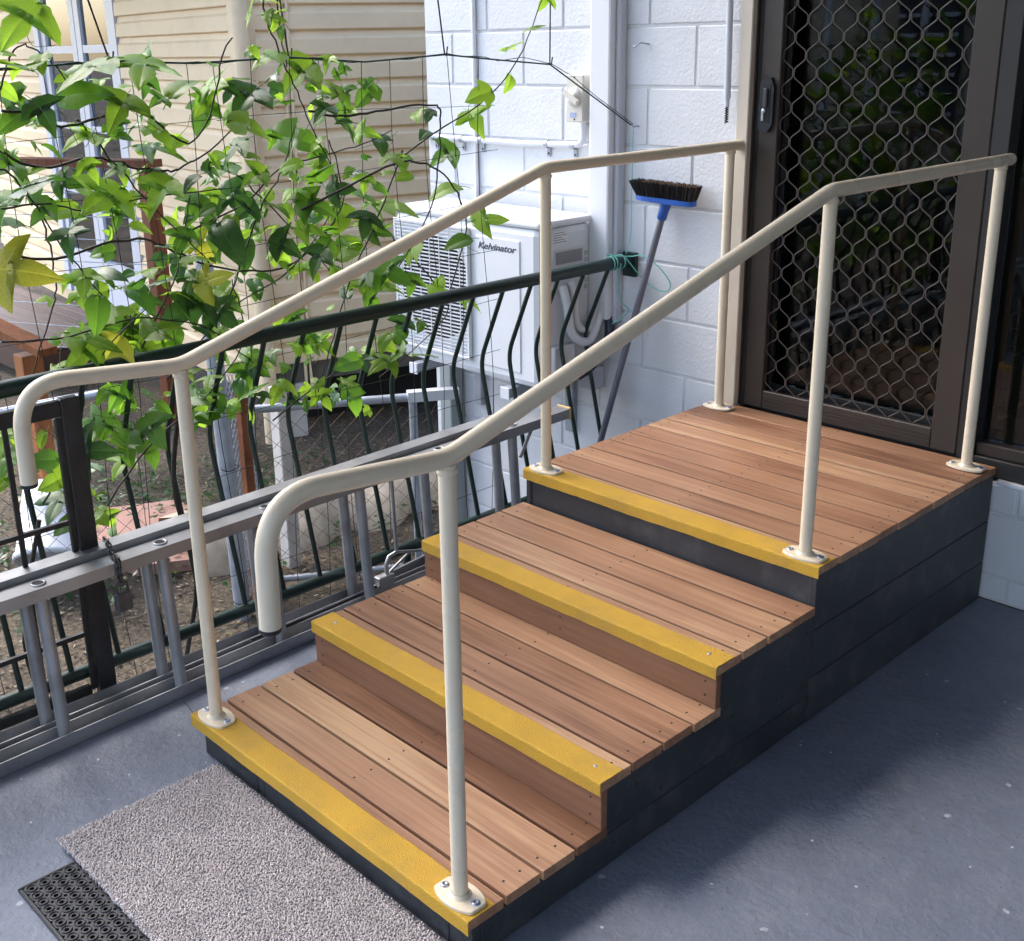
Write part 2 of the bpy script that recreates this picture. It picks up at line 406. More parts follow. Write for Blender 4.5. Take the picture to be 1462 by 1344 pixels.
def floormat():
    """blue-grey painted concrete: worn roller texture, chips, paint specks, one crack, rusty stains"""
    M = bpy.data.materials.new('painted_concrete'); M.use_nodes = True
    nt = M.node_tree; N = nt.nodes; Lk = nt.links; b = N['Principled BSDF']
    tc = N.new('ShaderNodeTexCoord')
    def noise(s, d=6, r=0.55):
        n = N.new('ShaderNodeTexNoise'); n.inputs['Scale'].default_value = s; n.inputs['Detail'].default_value = d; n.inputs['Roughness'].default_value = r
        Lk.new(tc.outputs['Object'], n.inputs['Vector']); return n.outputs['Fac']
    def ramp(f, p0, c0, p1, c1):
        r = N.new('ShaderNodeValToRGB'); e = r.color_ramp.elements
        e[0].position = p0; e[0].color = (*c0, 1); e[1].position = p1; e[1].color = (*c1, 1); Lk.new(f, r.inputs[0]); return r.outputs[0]
    def mix(f, a, bb):
        m_ = N.new('ShaderNodeMix'); m_.data_type = 'RGBA'; Lk.new(f, m_.inputs[0])
        Lk.new(a, m_.inputs[6])
        if isinstance(bb, tuple): m_.inputs[7].default_value = (*bb, 1)
        else: Lk.new(bb, m_.inputs[7])
        return m_.outputs[2]
    c = ramp(noise(1.6, 8, 0.6), 0.32, (0.135, 0.155, 0.205), 0.7, (0.2, 0.228, 0.29))
    c = mix(ramp(noise(18, 8, 0.7), 0.5, (0, 0, 0), 0.8, (0.5, 0.5, 0.5)), c, (0.27, 0.28, 0.31))
    c = mix(ramp(noise(7, 5, 0.6), 0.66, (0, 0, 0), 0.72, (0.35, 0.35, 0.35)), c, (0.13, 0.135, 0.15))
    c = mix(ramp(noise(5.3, 7, 0.65), 0.66, (0, 0, 0), 0.74, (0.45, 0.45, 0.45)), c, (0.2, 0.13, 0.075))
    c = mix(ramp(noise(2.7, 9, 0.72), 0.56, (0, 0, 0), 0.7, (0.35, 0.35, 0.35)), c, (0.09, 0.095, 0.11))
    vo = N.new('ShaderNodeTexVoronoi'); vo.inputs['Scale'].default_value = 15; Lk.new(tc.outputs['Object'], vo.inputs['Vector'])
    wn_ = N.new('ShaderNodeTexNoise'); wn_.inputs['Scale'].default_value = 120; Lk.new(tc.outputs['Object'], wn_.inputs['Vector'])
    sm = N.new('ShaderNodeMath'); sm.operation = 'MULTIPLY_ADD'; sm.inputs[1].default_value = 0.07; Lk.new(wn_.outputs['Fac'], sm.inputs[0]); Lk.new(vo.outputs['Distance'], sm.inputs[2])
    c = mix(ramp(sm.outputs[0], 0.066, (1, 1, 1), 0.09, (0, 0, 0)), c, (0.6, 0.62, 0.66))
    vo2 = N.new('ShaderNodeTexVoronoi'); vo2.inputs['Scale'].default_value = 31; Lk.new(tc.outputs['Object'], vo2.inputs['Vector'])
    c = mix(ramp(vo2.outputs['Distance'], 0.05, (0.8, 0.8, 0.8), 0.075, (0, 0, 0)), c, (0.04, 0.04, 0.045))
    vo3 = N.new('ShaderNodeTexVoronoi'); vo3.inputs['Scale'].default_value = 7.5; Lk.new(tc.outputs['Object'], vo3.inputs['Vector'])
    s3 = N.new('ShaderNodeMath'); s3.operation = 'MULTIPLY_ADD'; s3.inputs[1].default_value = 0.1; Lk.new(wn_.outputs['Fac'], s3.inputs[0]); Lk.new(vo3.outputs['Distance'], s3.inputs[2])
    c = mix(ramp(s3.outputs[0], 0.088, (0.8, 0.8, 0.8), 0.105, (0, 0, 0)), c, (0.5, 0.52, 0.57))
    c = mix(ramp(noise(42, 9, 0.75), 0.52, (0, 0, 0), 0.62, (0.3, 0.3, 0.3)), c, (0.12, 0.125, 0.145))
    Lk.new(c, b.inputs['Base Color'])
    rr = ramp(noise(4, 6), 0.3, (0.42,) * 3, 0.7, (0.62,) * 3); Lk.new(rr, b.inputs['Roughness'])
    b.inputs['Specular IOR Level'].default_value = 0.45
    hb = N.new('ShaderNodeMath'); hb.operation = 'MULTIPLY_ADD'; hb.inputs[1].default_value = 0.6
    Lk.new(noise(60, 6, 0.7), hb.inputs[0]); Lk.new(noise(9, 4), hb.inputs[2])
    bp = N.new('ShaderNodeBump'); bp.inputs['Strength'].default_value = 0.8; bp.inputs['Distance'].default_value = 0.008
    Lk.new(hb.outputs[0], bp.inputs['Height']); Lk.new(bp.outputs[0], b.inputs['Normal'])
    return M
M_floor = floormat()

# ------------------------------------------------------------------ setting
GZ = -0.48
g = MB(); g.add([(-400, -400, GZ), (400, -400, GZ), (400, 400, GZ), (-400, 400, GZ)], [(0, 1, 2, 3)])
struct(g.build('ground', M_dirt))
SLABX = -0.372
f = MB(); f.box(SLABX, 6.0, -6.0, 2.05, GZ + 0.004, 0.0)
fl = struct(f.build('verandah_floor', M_floor))
# hairline crack in the slab, a thin near-black ribbon just above the floor
cr = MB(); pts = [(-0.21, 0.09), (-0.12, 0.075), (-0.03, 0.06), (0.03, 0.035), (0.1, 0.03)]
pv = []
for p in spline([(a, b_, 0) for a, b_ in pts], 6):
    x, y = p.x, p.y
    y += random.uniform(-.002, .002); w = 0.0009
    pv += [(x, y - w, 0.0015), (x, y + w, 0.0015)]
cr.add(pv, [(2 * i, 2 * i + 2, 2 * i + 3, 2 * i + 1) for i in range(len(pv) // 2 - 1)])
cr.build('floor_crack', M_void, fl)
# roof over the verandah (out of the frame: shades the deck)
r_ = MB(); r_.box(-0.85, 6.0, -3.3, 2.2, 2.85, 2.97)
struct(r_.build('verandah_roof', M_ceil))
sw = MB(); sw.box(6.0, 6.15, -6.0, 2.05, GZ, 2.97)  # unseen wall added to cut the light from the right
struct(sw.build('light_block_wall', mat('light_block_wall_paint', (0.3, 0.27, 0.22), 0.7, 0.05)))

# ------------------------------------------------------------------ white block wall, every block a part
WY = 2.05
bw = thing('block_wall', 'white painted concrete block wall behind the outdoor air conditioner and broom', 'wall', (-0.7, WY, GZ))
PX, PZ, JO = 0.386, 0.193, 0.009
full = MB().box(-PX / 2 + JO / 2, PX / 2 - JO / 2, 0, 0.09, -PZ / 2 + JO / 2, PZ / 2 - JO / 2, 0.0035)
proto = full.build('block', M_white)
half_cache = {}
def block_run(parent, x0, x1, zlo, zhi):
    k0 = math.floor((zlo - 1.43) / PZ)
    k = k0
    while 1.43 + k * PZ < zhi - 0.02:
        z0 = 1.43 + k * PZ; z1 = min(z0 + PZ, zhi)
        z0c = max(z0, zlo)
        off = -1.1 if k % 2 else -0.91
        j = math.floor((x0 - off) / PX); x = off + j * PX
        while x < x1 - 1e-6:
            a, b_ = max(x, x0), min(x + PX, x1)
            if b_ - a > 0.02 and z1 - z0c > 0.02:
                dy = random.uniform(-0.0008, 0.0012)
                if b_ - a > PX - 1e-4 and z1 - z0c > PZ - 1e-4:
                    share(proto, 'block', ((a + b_) / 2, WY + 0.045 + dy, (z0 + z1) / 2), parent)
                else:
                    MB().box(a + JO / 2, b_ - JO / 2, WY + dy, WY + 0.09 + dy, z0c + JO / 2, z1 - JO / 2, 0.0035).build('block', M_white, parent)
            x += PX
        k += 1
block_run(bw, -1.46, 0.034, GZ + 0.004, 2.84)
MB().box(-1.459, 0.033, WY + 0.0045, WY + 0.2, GZ + 0.004, 2.84).build('mortar', M_mortar, bw)
bpy.data.objects.remove(proto)
proto = full.build('block', M_white)
bw2 = thing('block_wall', 'low white block wall under the fixed window beside the dark stair landing', 'wall', (1.8, WY, 0))
block_run(bw2, 0.034, 4.6, 0.003, 0.36)
MB().box(0.035, 4.6, WY + 0.0045, WY + 0.2, 0.003, 0.36).build('mortar', M_mortar, bw2)
bpy.data.objects.remove(proto)
lw = MB(); lw.box(0.034, 6.0, WY + 0.003, WY + 0.2, 2.1, 2.84)
put(lw.build('lintel', M_white), bw2)

# ------------------------------------------------------------------ room behind the glass
RF = 0.395
rm = MB()
rm.box(-0.6, 4.75, WY + 0.2, 6.0, RF - 0.1, RF - 0.012)
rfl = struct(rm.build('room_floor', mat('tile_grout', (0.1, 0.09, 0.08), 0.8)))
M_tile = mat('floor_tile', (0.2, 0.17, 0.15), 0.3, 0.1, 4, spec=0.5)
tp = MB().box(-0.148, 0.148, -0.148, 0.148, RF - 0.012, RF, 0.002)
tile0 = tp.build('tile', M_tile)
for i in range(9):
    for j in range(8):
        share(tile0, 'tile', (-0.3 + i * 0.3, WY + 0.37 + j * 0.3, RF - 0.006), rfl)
bpy.data.objects.remove(tile0)
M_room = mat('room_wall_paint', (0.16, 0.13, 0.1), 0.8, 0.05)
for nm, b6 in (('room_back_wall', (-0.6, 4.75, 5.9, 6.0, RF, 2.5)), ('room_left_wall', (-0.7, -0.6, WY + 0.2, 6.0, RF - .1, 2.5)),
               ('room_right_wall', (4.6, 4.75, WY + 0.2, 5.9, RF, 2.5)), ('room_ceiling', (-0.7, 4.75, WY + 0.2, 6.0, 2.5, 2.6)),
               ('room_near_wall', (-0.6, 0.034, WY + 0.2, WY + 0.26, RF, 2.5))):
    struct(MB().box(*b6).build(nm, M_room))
ch = thing('wooden_chair', 'dark wooden chair inside the room behind the fixed window', 'chair', (1.5, 3.0, RF))
M_chw = wood('chair_timber', [(0.12, 0.05, 0.025), (0.2, 0.09, 0.045)], 2, 0.4)
for sx in (-1, 1):
    MB().box(1.3 + sx * 0.2 - 0.02, 1.3 + sx * 0.2 + 0.02, 2.62, 2.66, RF, RF + 0.45, .004).build('leg', M_chw, ch)
    MB().box(1.3 + sx * 0.2 - 0.02, 1.3 + sx * 0.2 + 0.02, 3.02, 3.06, RF, RF + 0.95, .004).build('leg', M_chw, ch)
MB().box(1.06, 1.54, 2.6, 3.08, RF + 0.45, RF + 0.485, .01).build('seat', M_chw, ch)
for k in range(3): MB().box(1.122, 1.478, 3.025, 3.05, RF + 0.58 + k * 0.13, RF + 0.64 + k * 0.13, .004).build('back_slat', M_chw, ch)
# ------------------------------------------------------------------ timber stairs
W = 0.9547
TZ = [0.0985, 0.2088, 0.3119, 0.4131]
TY = [0.0, 0.3534, 0.7233, 1.1129]
LEND = 2.041
st = thing('timber_stairs', 'three step hardwood stair and landing with yellow nosings in front of the door', 'stairs', (W / 2, 0.5, 0))
BT = 0.021
screws = MB()
def board(y0, y1, z, x0=0.0, x1=W):
    dz = random.uniform(-0.0007, 0.0007); dx = random.uniform(-0.0015, 0.0015)
    b_ = MB().box(x0 + dx, x1 + dx, y0, y1, z - BT + dz, z + dz, 0.0008).build('deck_board', M_deck, st)
    for xs in (0.035, W / 2 - 0.01, W - 0.035):
        for ys in (y0 + 0.022, y1 - 0.022):
            a, bb = xs + random.uniform(-.004, .004), ys + random.uniform(-.003, .003)
            screws.lathe((a, bb, z + dz - 0.003), (0, 0, 1), [(0.0028, 0), (0.0028, 0.0036), (0.0012, 0.0037), (0.0, 0.003)], 7)
    return b_
def run(y0, y1, z, n):
    p = (y1 - y0 + 0.0078) / n
    for i in range(n): board(y0 + i * p, y0 + i * p + p - 0.0078, z)
run(TY[0], 0.3745, TZ[0], 4)
run(TY[1], 0.7445, TZ[1], 4)
run(TY[2], 1.111, TZ[2], 4)
run(TY[3], LEND, TZ[3], 10)
# risers
for k in (1, 2):
    MB().box(0.001, W - 0.001, TY[k] + 0.004, TY[k] + 0.022, TZ[k - 1] + 0.001, TZ[k] - BT - 0.001, 0.0015).build('riser', M_riser, st)
MB().box(0.004, W - 0.0065, TY[3] + 0.006, TY[3] + 0.026, TZ[2] - 0.01, TZ[3] - BT - 0.001, 0.0015).build('riser', M_navy, st)['label'] = 'charcoal painted riser under the landing'
MB().box(0.028, 0.25, 0.013, 0.033, 0.002, TZ[0] - BT - 0.001, 0.0015).build('riser', M_navy, st)['label'] = 'charcoal painted front board'
MB().box(0.2515, 0.275, 0.0135, 0.0325, 0.002, TZ[0] - BT - 0.001, 0.001).build('riser', M_navy, st)
MB().box(0.2765, 0.885, 0.013, 0.033, 0.002, TZ[0] - BT - 0.001, 0.0015).build('riser', M_navy, st)
MB().box(0.8865, W - 0.005, 0.0125, 0.0335, 0.002, TZ[0] - BT - 0.001, 0.0015).build('riser', M_navy, st)
# yellow non-slip nosing strips, wrapped over each front edge
def strip(k):
    y, z = TY[k], TZ[k]
    t = 0.0022
    n = 60; mb = MB(); vs = []; fs = []
    for i in range(n + 1):
        x = -0.0008 + (W + 0.0016) * i / n
        e = random.uniform(-0.0009, 0.0009) + 0.0012 * math.sin(i * 0.31 + k)
        yb = y + 0.0665 + e + (0.002 if k == 3 else 0)
        yf = y - t - 0.0006
        prof = [(yb, z + 0.0006), (yb - 0.003, z + t + 0.0004), (yf + 0.0035, z + t + 0.0004), (yf + 0.001, z + t - 0.0008), (yf, z + t - 0.0035), (yf, z - 0.028 + e * 0.7), (y - 0.0004, z - 0.028 + e * 0.7), (y - 0.0004, z + 0.0006)]
        for p in prof: vs.append((x, p[0], p[1]))
    m_ = 8
    for i in range(n):
        for j in range(m_):
            j2 = (j + 1) % m_
            fs.append((i * m_ + j, i * m_ + j2, (i + 1) * m_ + j2, (i + 1) * m_ + j))
    fs.append(list(range(m_))); fs.append([n * m_ + j for j in range(m_)][::-1])
    mb.add(vs, fs)
    mb.build('nosing_strip', M_yellow, st)
for k in range(4): strip(k)
bolts = MB()
for k in (1, 2):
    for x in (0.05, W - 0.045):
        bolts.lathe((x, TY[k] + 0.036, TZ[k] + 0.0018), (0, 0, 1), [(0.0045, 0), (0.0045, 0.0014), (0.002, 0.0016), (0.0, 0.0006)], 10)
stuff(bolts.build('nosing_screws', M_zinc, st))
# right side skirts (charcoal boards) and the matching left side
for x0, x1 in ((W - 0.0225, W - 0.0045), (0.0065, 0.0225)):
    MB().box(x0, x1, 0.0345, 1.1115, 0.002, TZ[0] - BT - 0.002, 0.0015).build('side_board', M_navy, st)
    poly = [(x0, TY[1] + 0.024, TZ[0] - BT + 0.001), (x0, 1.1115, TZ[0] - BT + 0.001), (x0, 1.1115, TZ[2] - BT - 0.002), (x0, TY[2] + 0.024, TZ[2] - BT - 0.002), (x0, TY[2] + 0.024, TZ[1] - BT - 0.002), (x0, TY[1] + 0.024, TZ[1] - BT - 0.002)]
    MB().prism(poly, (x1 - x0, 0, 0)).build('side_board', M_navy, st)
    z = 0.002
    for zz in (0.121, 0.248, TZ[3] - BT - 0.002):
        MB().box(x0 + 0.0005, x1 + 0.0012, 1.1145, LEND - 0.001, z, zz, 0.0018).build('side_board', M_navy, st)
        z = zz + 0.0022
for (y, z) in ((0.06, 0.05), (0.55, 0.1), (1.0, 0.2), (1.09, 0.19), (1.0, 0.12), (1.085, 0.115), (0.93, 0.04), (0.4, 0.045), (1.09, 0.25), (0.8, 0.16), (0.47, 0.15)):
    screws.lathe((W - 0.005, y, z), (1, 0, 0), [(0.004, 0), (0.004, 0.0012), (0.0015, 0.0013), (0, 0.0008)], 7)
for k in (1, 2):
    for x in (0.03, 0.5, W - 0.03):
        for z in (TZ[k - 1] + 0.025, TZ[k] - 0.045):
            screws.lathe((x, TY[k] + 0.0045, z), (0, -1, 0), [(0.0028, 0), (0.0028, 0.001), (0.001, 0.0011), (0, 0.0006)], 7)
stuff(screws.build('screw_heads', M_screw, st))

# ------------------------------------------------------------------ two cream handrails
def handrail(x, label, dx):
    h = thing('handrail', label, 'handrail', (x, TY[3] * 0.5, TZ[0]), 'cream steel handrails on the stairs')
    y1, y2, y3 = 0.0326, TY[3] + 0.0326, TY[3] + 0.8629
    z1, z2 = TZ[0] + 0.848, TZ[3] + 0.848
    path = fillet([(x, -0.316, 0.78), (x, -0.312, 0.982), (x, y1, z1 + 0.003), (x, y2, z2 + 0.004), (x, y3 + 0.052, z2)], [0.105, 0.14, 0.14], 12)
    MB().tube(path, 0.0162, 22).build('rail', M_cream, h)
    e = Vector(path[0]); MB().lathe(e, (0, 0, -1), [(0.0164, -0.002), (0.0164, 0.004), (0.015, 0.006), (0.0, 0.006)], 22).build('end_cap', M_black, h)
    for y, zb, zt in ((y1, TZ[0], z1), (y2, TZ[3], z2), (y3, TZ[3], z2)):
        top = 0.0027
        MB().tube([(x, y, zb + top + 0.004), (x, y, zt - 0.006)], 0.015, 22).build('post', M_cream, h)
        MB().lathe((x, y, zt - 0.0235), (0, 0, 1), [(0.0151, 0), (0.0172, 0.003), (0.0174, 0.007), (0.0158, 0.011)], 22).build('weld_bead', M_cream, h)
        # clipped oval flange
        n = 40; pl = []
        for i in range(n):
            a = 2 * math.pi * i / n
            px = max(-0.051, min(0.051, 0.06 * math.cos(a))); py = 0.034 * math.sin(a)
            pl.append((x + px, y + py))
        mb = MB(); zz = zb + top
        vs = [(a, b_, zz) for a, b_ in pl] + [(a, b_, zz + 0.005) for a, b_ in pl] + [(x + (a - x) * .97, y + (b_ - y) * .96, zz + 0.0062) for a, b_ in pl]
        fs = [(i, (i + 1) % n, n + (i + 1) % n, n + i) for i in range(n)] + [(n + i, n + (i + 1) % n, 2 * n + (i + 1) % n, 2 * n + i) for i in range(n)] + [list(range(2 * n, 3 * n)), list(range(n))[::-1]]
        mb.add(vs, fs)
        mb.lathe((x, y, zz + 0.006), (0, 0, 1), [(0.0225, 0), (0.0195, 0.003), (0.0172, 0.0065), (0.016, 0.0075)], 22)
        p = mb.build('base_plate', M_cream, h)
        for s_ in (-1, 1):
            MB().lathe((x + s_ * 0.0375, y + s_ * 0.004, zz + 0.0062), (0, 0, 1), [(0.0085, 0), (0.0082, 0.0016), (0.006, 0.003), (0.003, 0.0034), (0.0028, 0.0015), (0, 0.0015)], 14).build('bolt', M_zinc, p)
    return h
handrail(0.0573, 'cream tubular handrail on the left side of the stairs, beside the balustrade', 0)
handrail(W - 0.0573, 'cream tubular handrail on the right side of the stairs, nearest the camera', 0)

# ------------------------------------------------------------------ door mats
cm = thing('carpet_mat', 'grey beige tufted carpet mat lying against the bottom step', 'mat', (0.5, -0.2, 0))
X0, X1, Y0, Y1 = 0.108, 0.98, -0.385, -0.006
MB().box(X0, X1, Y0, Y1, 0.0105, 0.0185, 0.002).build('backing', M_carpet, cm)
tv = []; tf = []
nx, ny = int((X1 - X0) / 0.0037), int((Y1 - Y0) / 0.0037)
rng = random.Random(3)
for i in range(nx + 1):
    for j in range(ny + 1):
        x = X0 + (X1 - X0) * i / nx + rng.uniform(-.003, .003); y = Y0 + (Y1 - Y0) * j / ny + rng.uniform(-.003, .003)
        edge = min(i, nx - i, j, ny - j)
        h_ = rng.uniform(0.0078, 0.0078) * (0.75 if edge < 2 else 1)
        r = rng.uniform(0.0024, 0.0034); a0 = rng.uniform(0, 6.3)
        lx, ly = rng.uniform(-.0028, .0028), rng.uniform(-.0028, .0028)
        o = len(tv)
        for q in range(3):
            a = a0 + q * 2.094; tv.append((x + r * math.cos(a), y + r * math.sin(a), 0.0155))
        for q in range(3):
            a = a0 + 0.5 + q * 2.094; tv.append((x + lx * .6 + r * .95 * math.cos(a), y + ly * .6 + r * .95 * math.sin(a), 0.016 + h_ * .65))
        tv.append((x + lx, y + ly, 0.016 + h_))
        for q in range(3):
            q2 = (q + 1) % 3
            tf += [(o + q, o + q2, o + 3 + q2), (o + q, o + 3 + q2, o + 3 + q), (o + 3 + q, o + 3 + q2, o + 6)]
t_ = MB(); t_.add(tv, tf, True); stuff(t_.build('pile', M_carpet, cm, fixn=False))
rmx = thing('rubber_mat', 'black rubber ring mat lying partly under the carpet mat', 'mat', (0.5, -0.25, 0))
pit = 0.0262; A = 0.189; Bm = -0.497
plate = MB(); rings = MB()
for i in range(21):
    for j in range(12):
        cx, cy = A + pit * (i + .5), Bm + pit * (j + .5)
        n = 12; h_ = pit / 2; c_ = 0.0044
        oc = [(h_, -h_ + c_), (h_, h_ - c_), (h_ - c_, h_), (-h_ + c_, h_), (-h_, h_ - c_), (-h_, -h_ + c_), (-h_ + c_, -h_), (h_ - c_, -h_)]
        if i == 0: oc = [(max(x, -h_), y) for x, y in oc]
        inn = [(0.005 * math.cos(R(-22.5 + 45 * k)), 0.005 * math.sin(R(-22.5 + 45 * k))) for k in range(8)]
        z1 = 0.0085
        vs = [(cx + x, cy + y, z1) for x, y in oc] + [(cx + x, cy + y, z1) for x, y in inn] + [(cx + x, cy + y, 0.0005) for x, y in inn] + [(cx + x, cy + y, 0.0005) for x, y in oc]
        fs = [(k, (k + 1) % 8, 8 + (k + 1) % 8, 8 + k) for k in range(8)] + [(8 + k, 8 + (k + 1) % 8, 16 + (k + 1) % 8, 16 + k) for k in range(8)] + [((k + 1) % 8, k, 24 + k, 24 + (k + 1) % 8) for k in range(8)]
        plate.add(vs, fs)
        if cy < -0.33:
            rings.lathe((cx, cy, z1 - 0.0005), (0, 0, 1), [(0.0114, 0), (0.011, 0.0026), (0.0098, 0.0032), (0.0086, 0.0012), (0.0086, 0)], 16)
plate.build('plate', M_rubber, rmx); stuff(rings.build('rings', M_rubber, rmx))
lipx = MB(); 
lipx.box(A - 0.008, A - 0.0002, Bm - 0.008, Bm + pit * 12, 0.0005, 0.0088, 0.002); lipx.box(A - 0.0002, A + pit * 21, Bm - 0.008, Bm - 0.0002, 0.0005, 0.0088, 0.002)
lipx.build('rim', M_rubber, rmx)
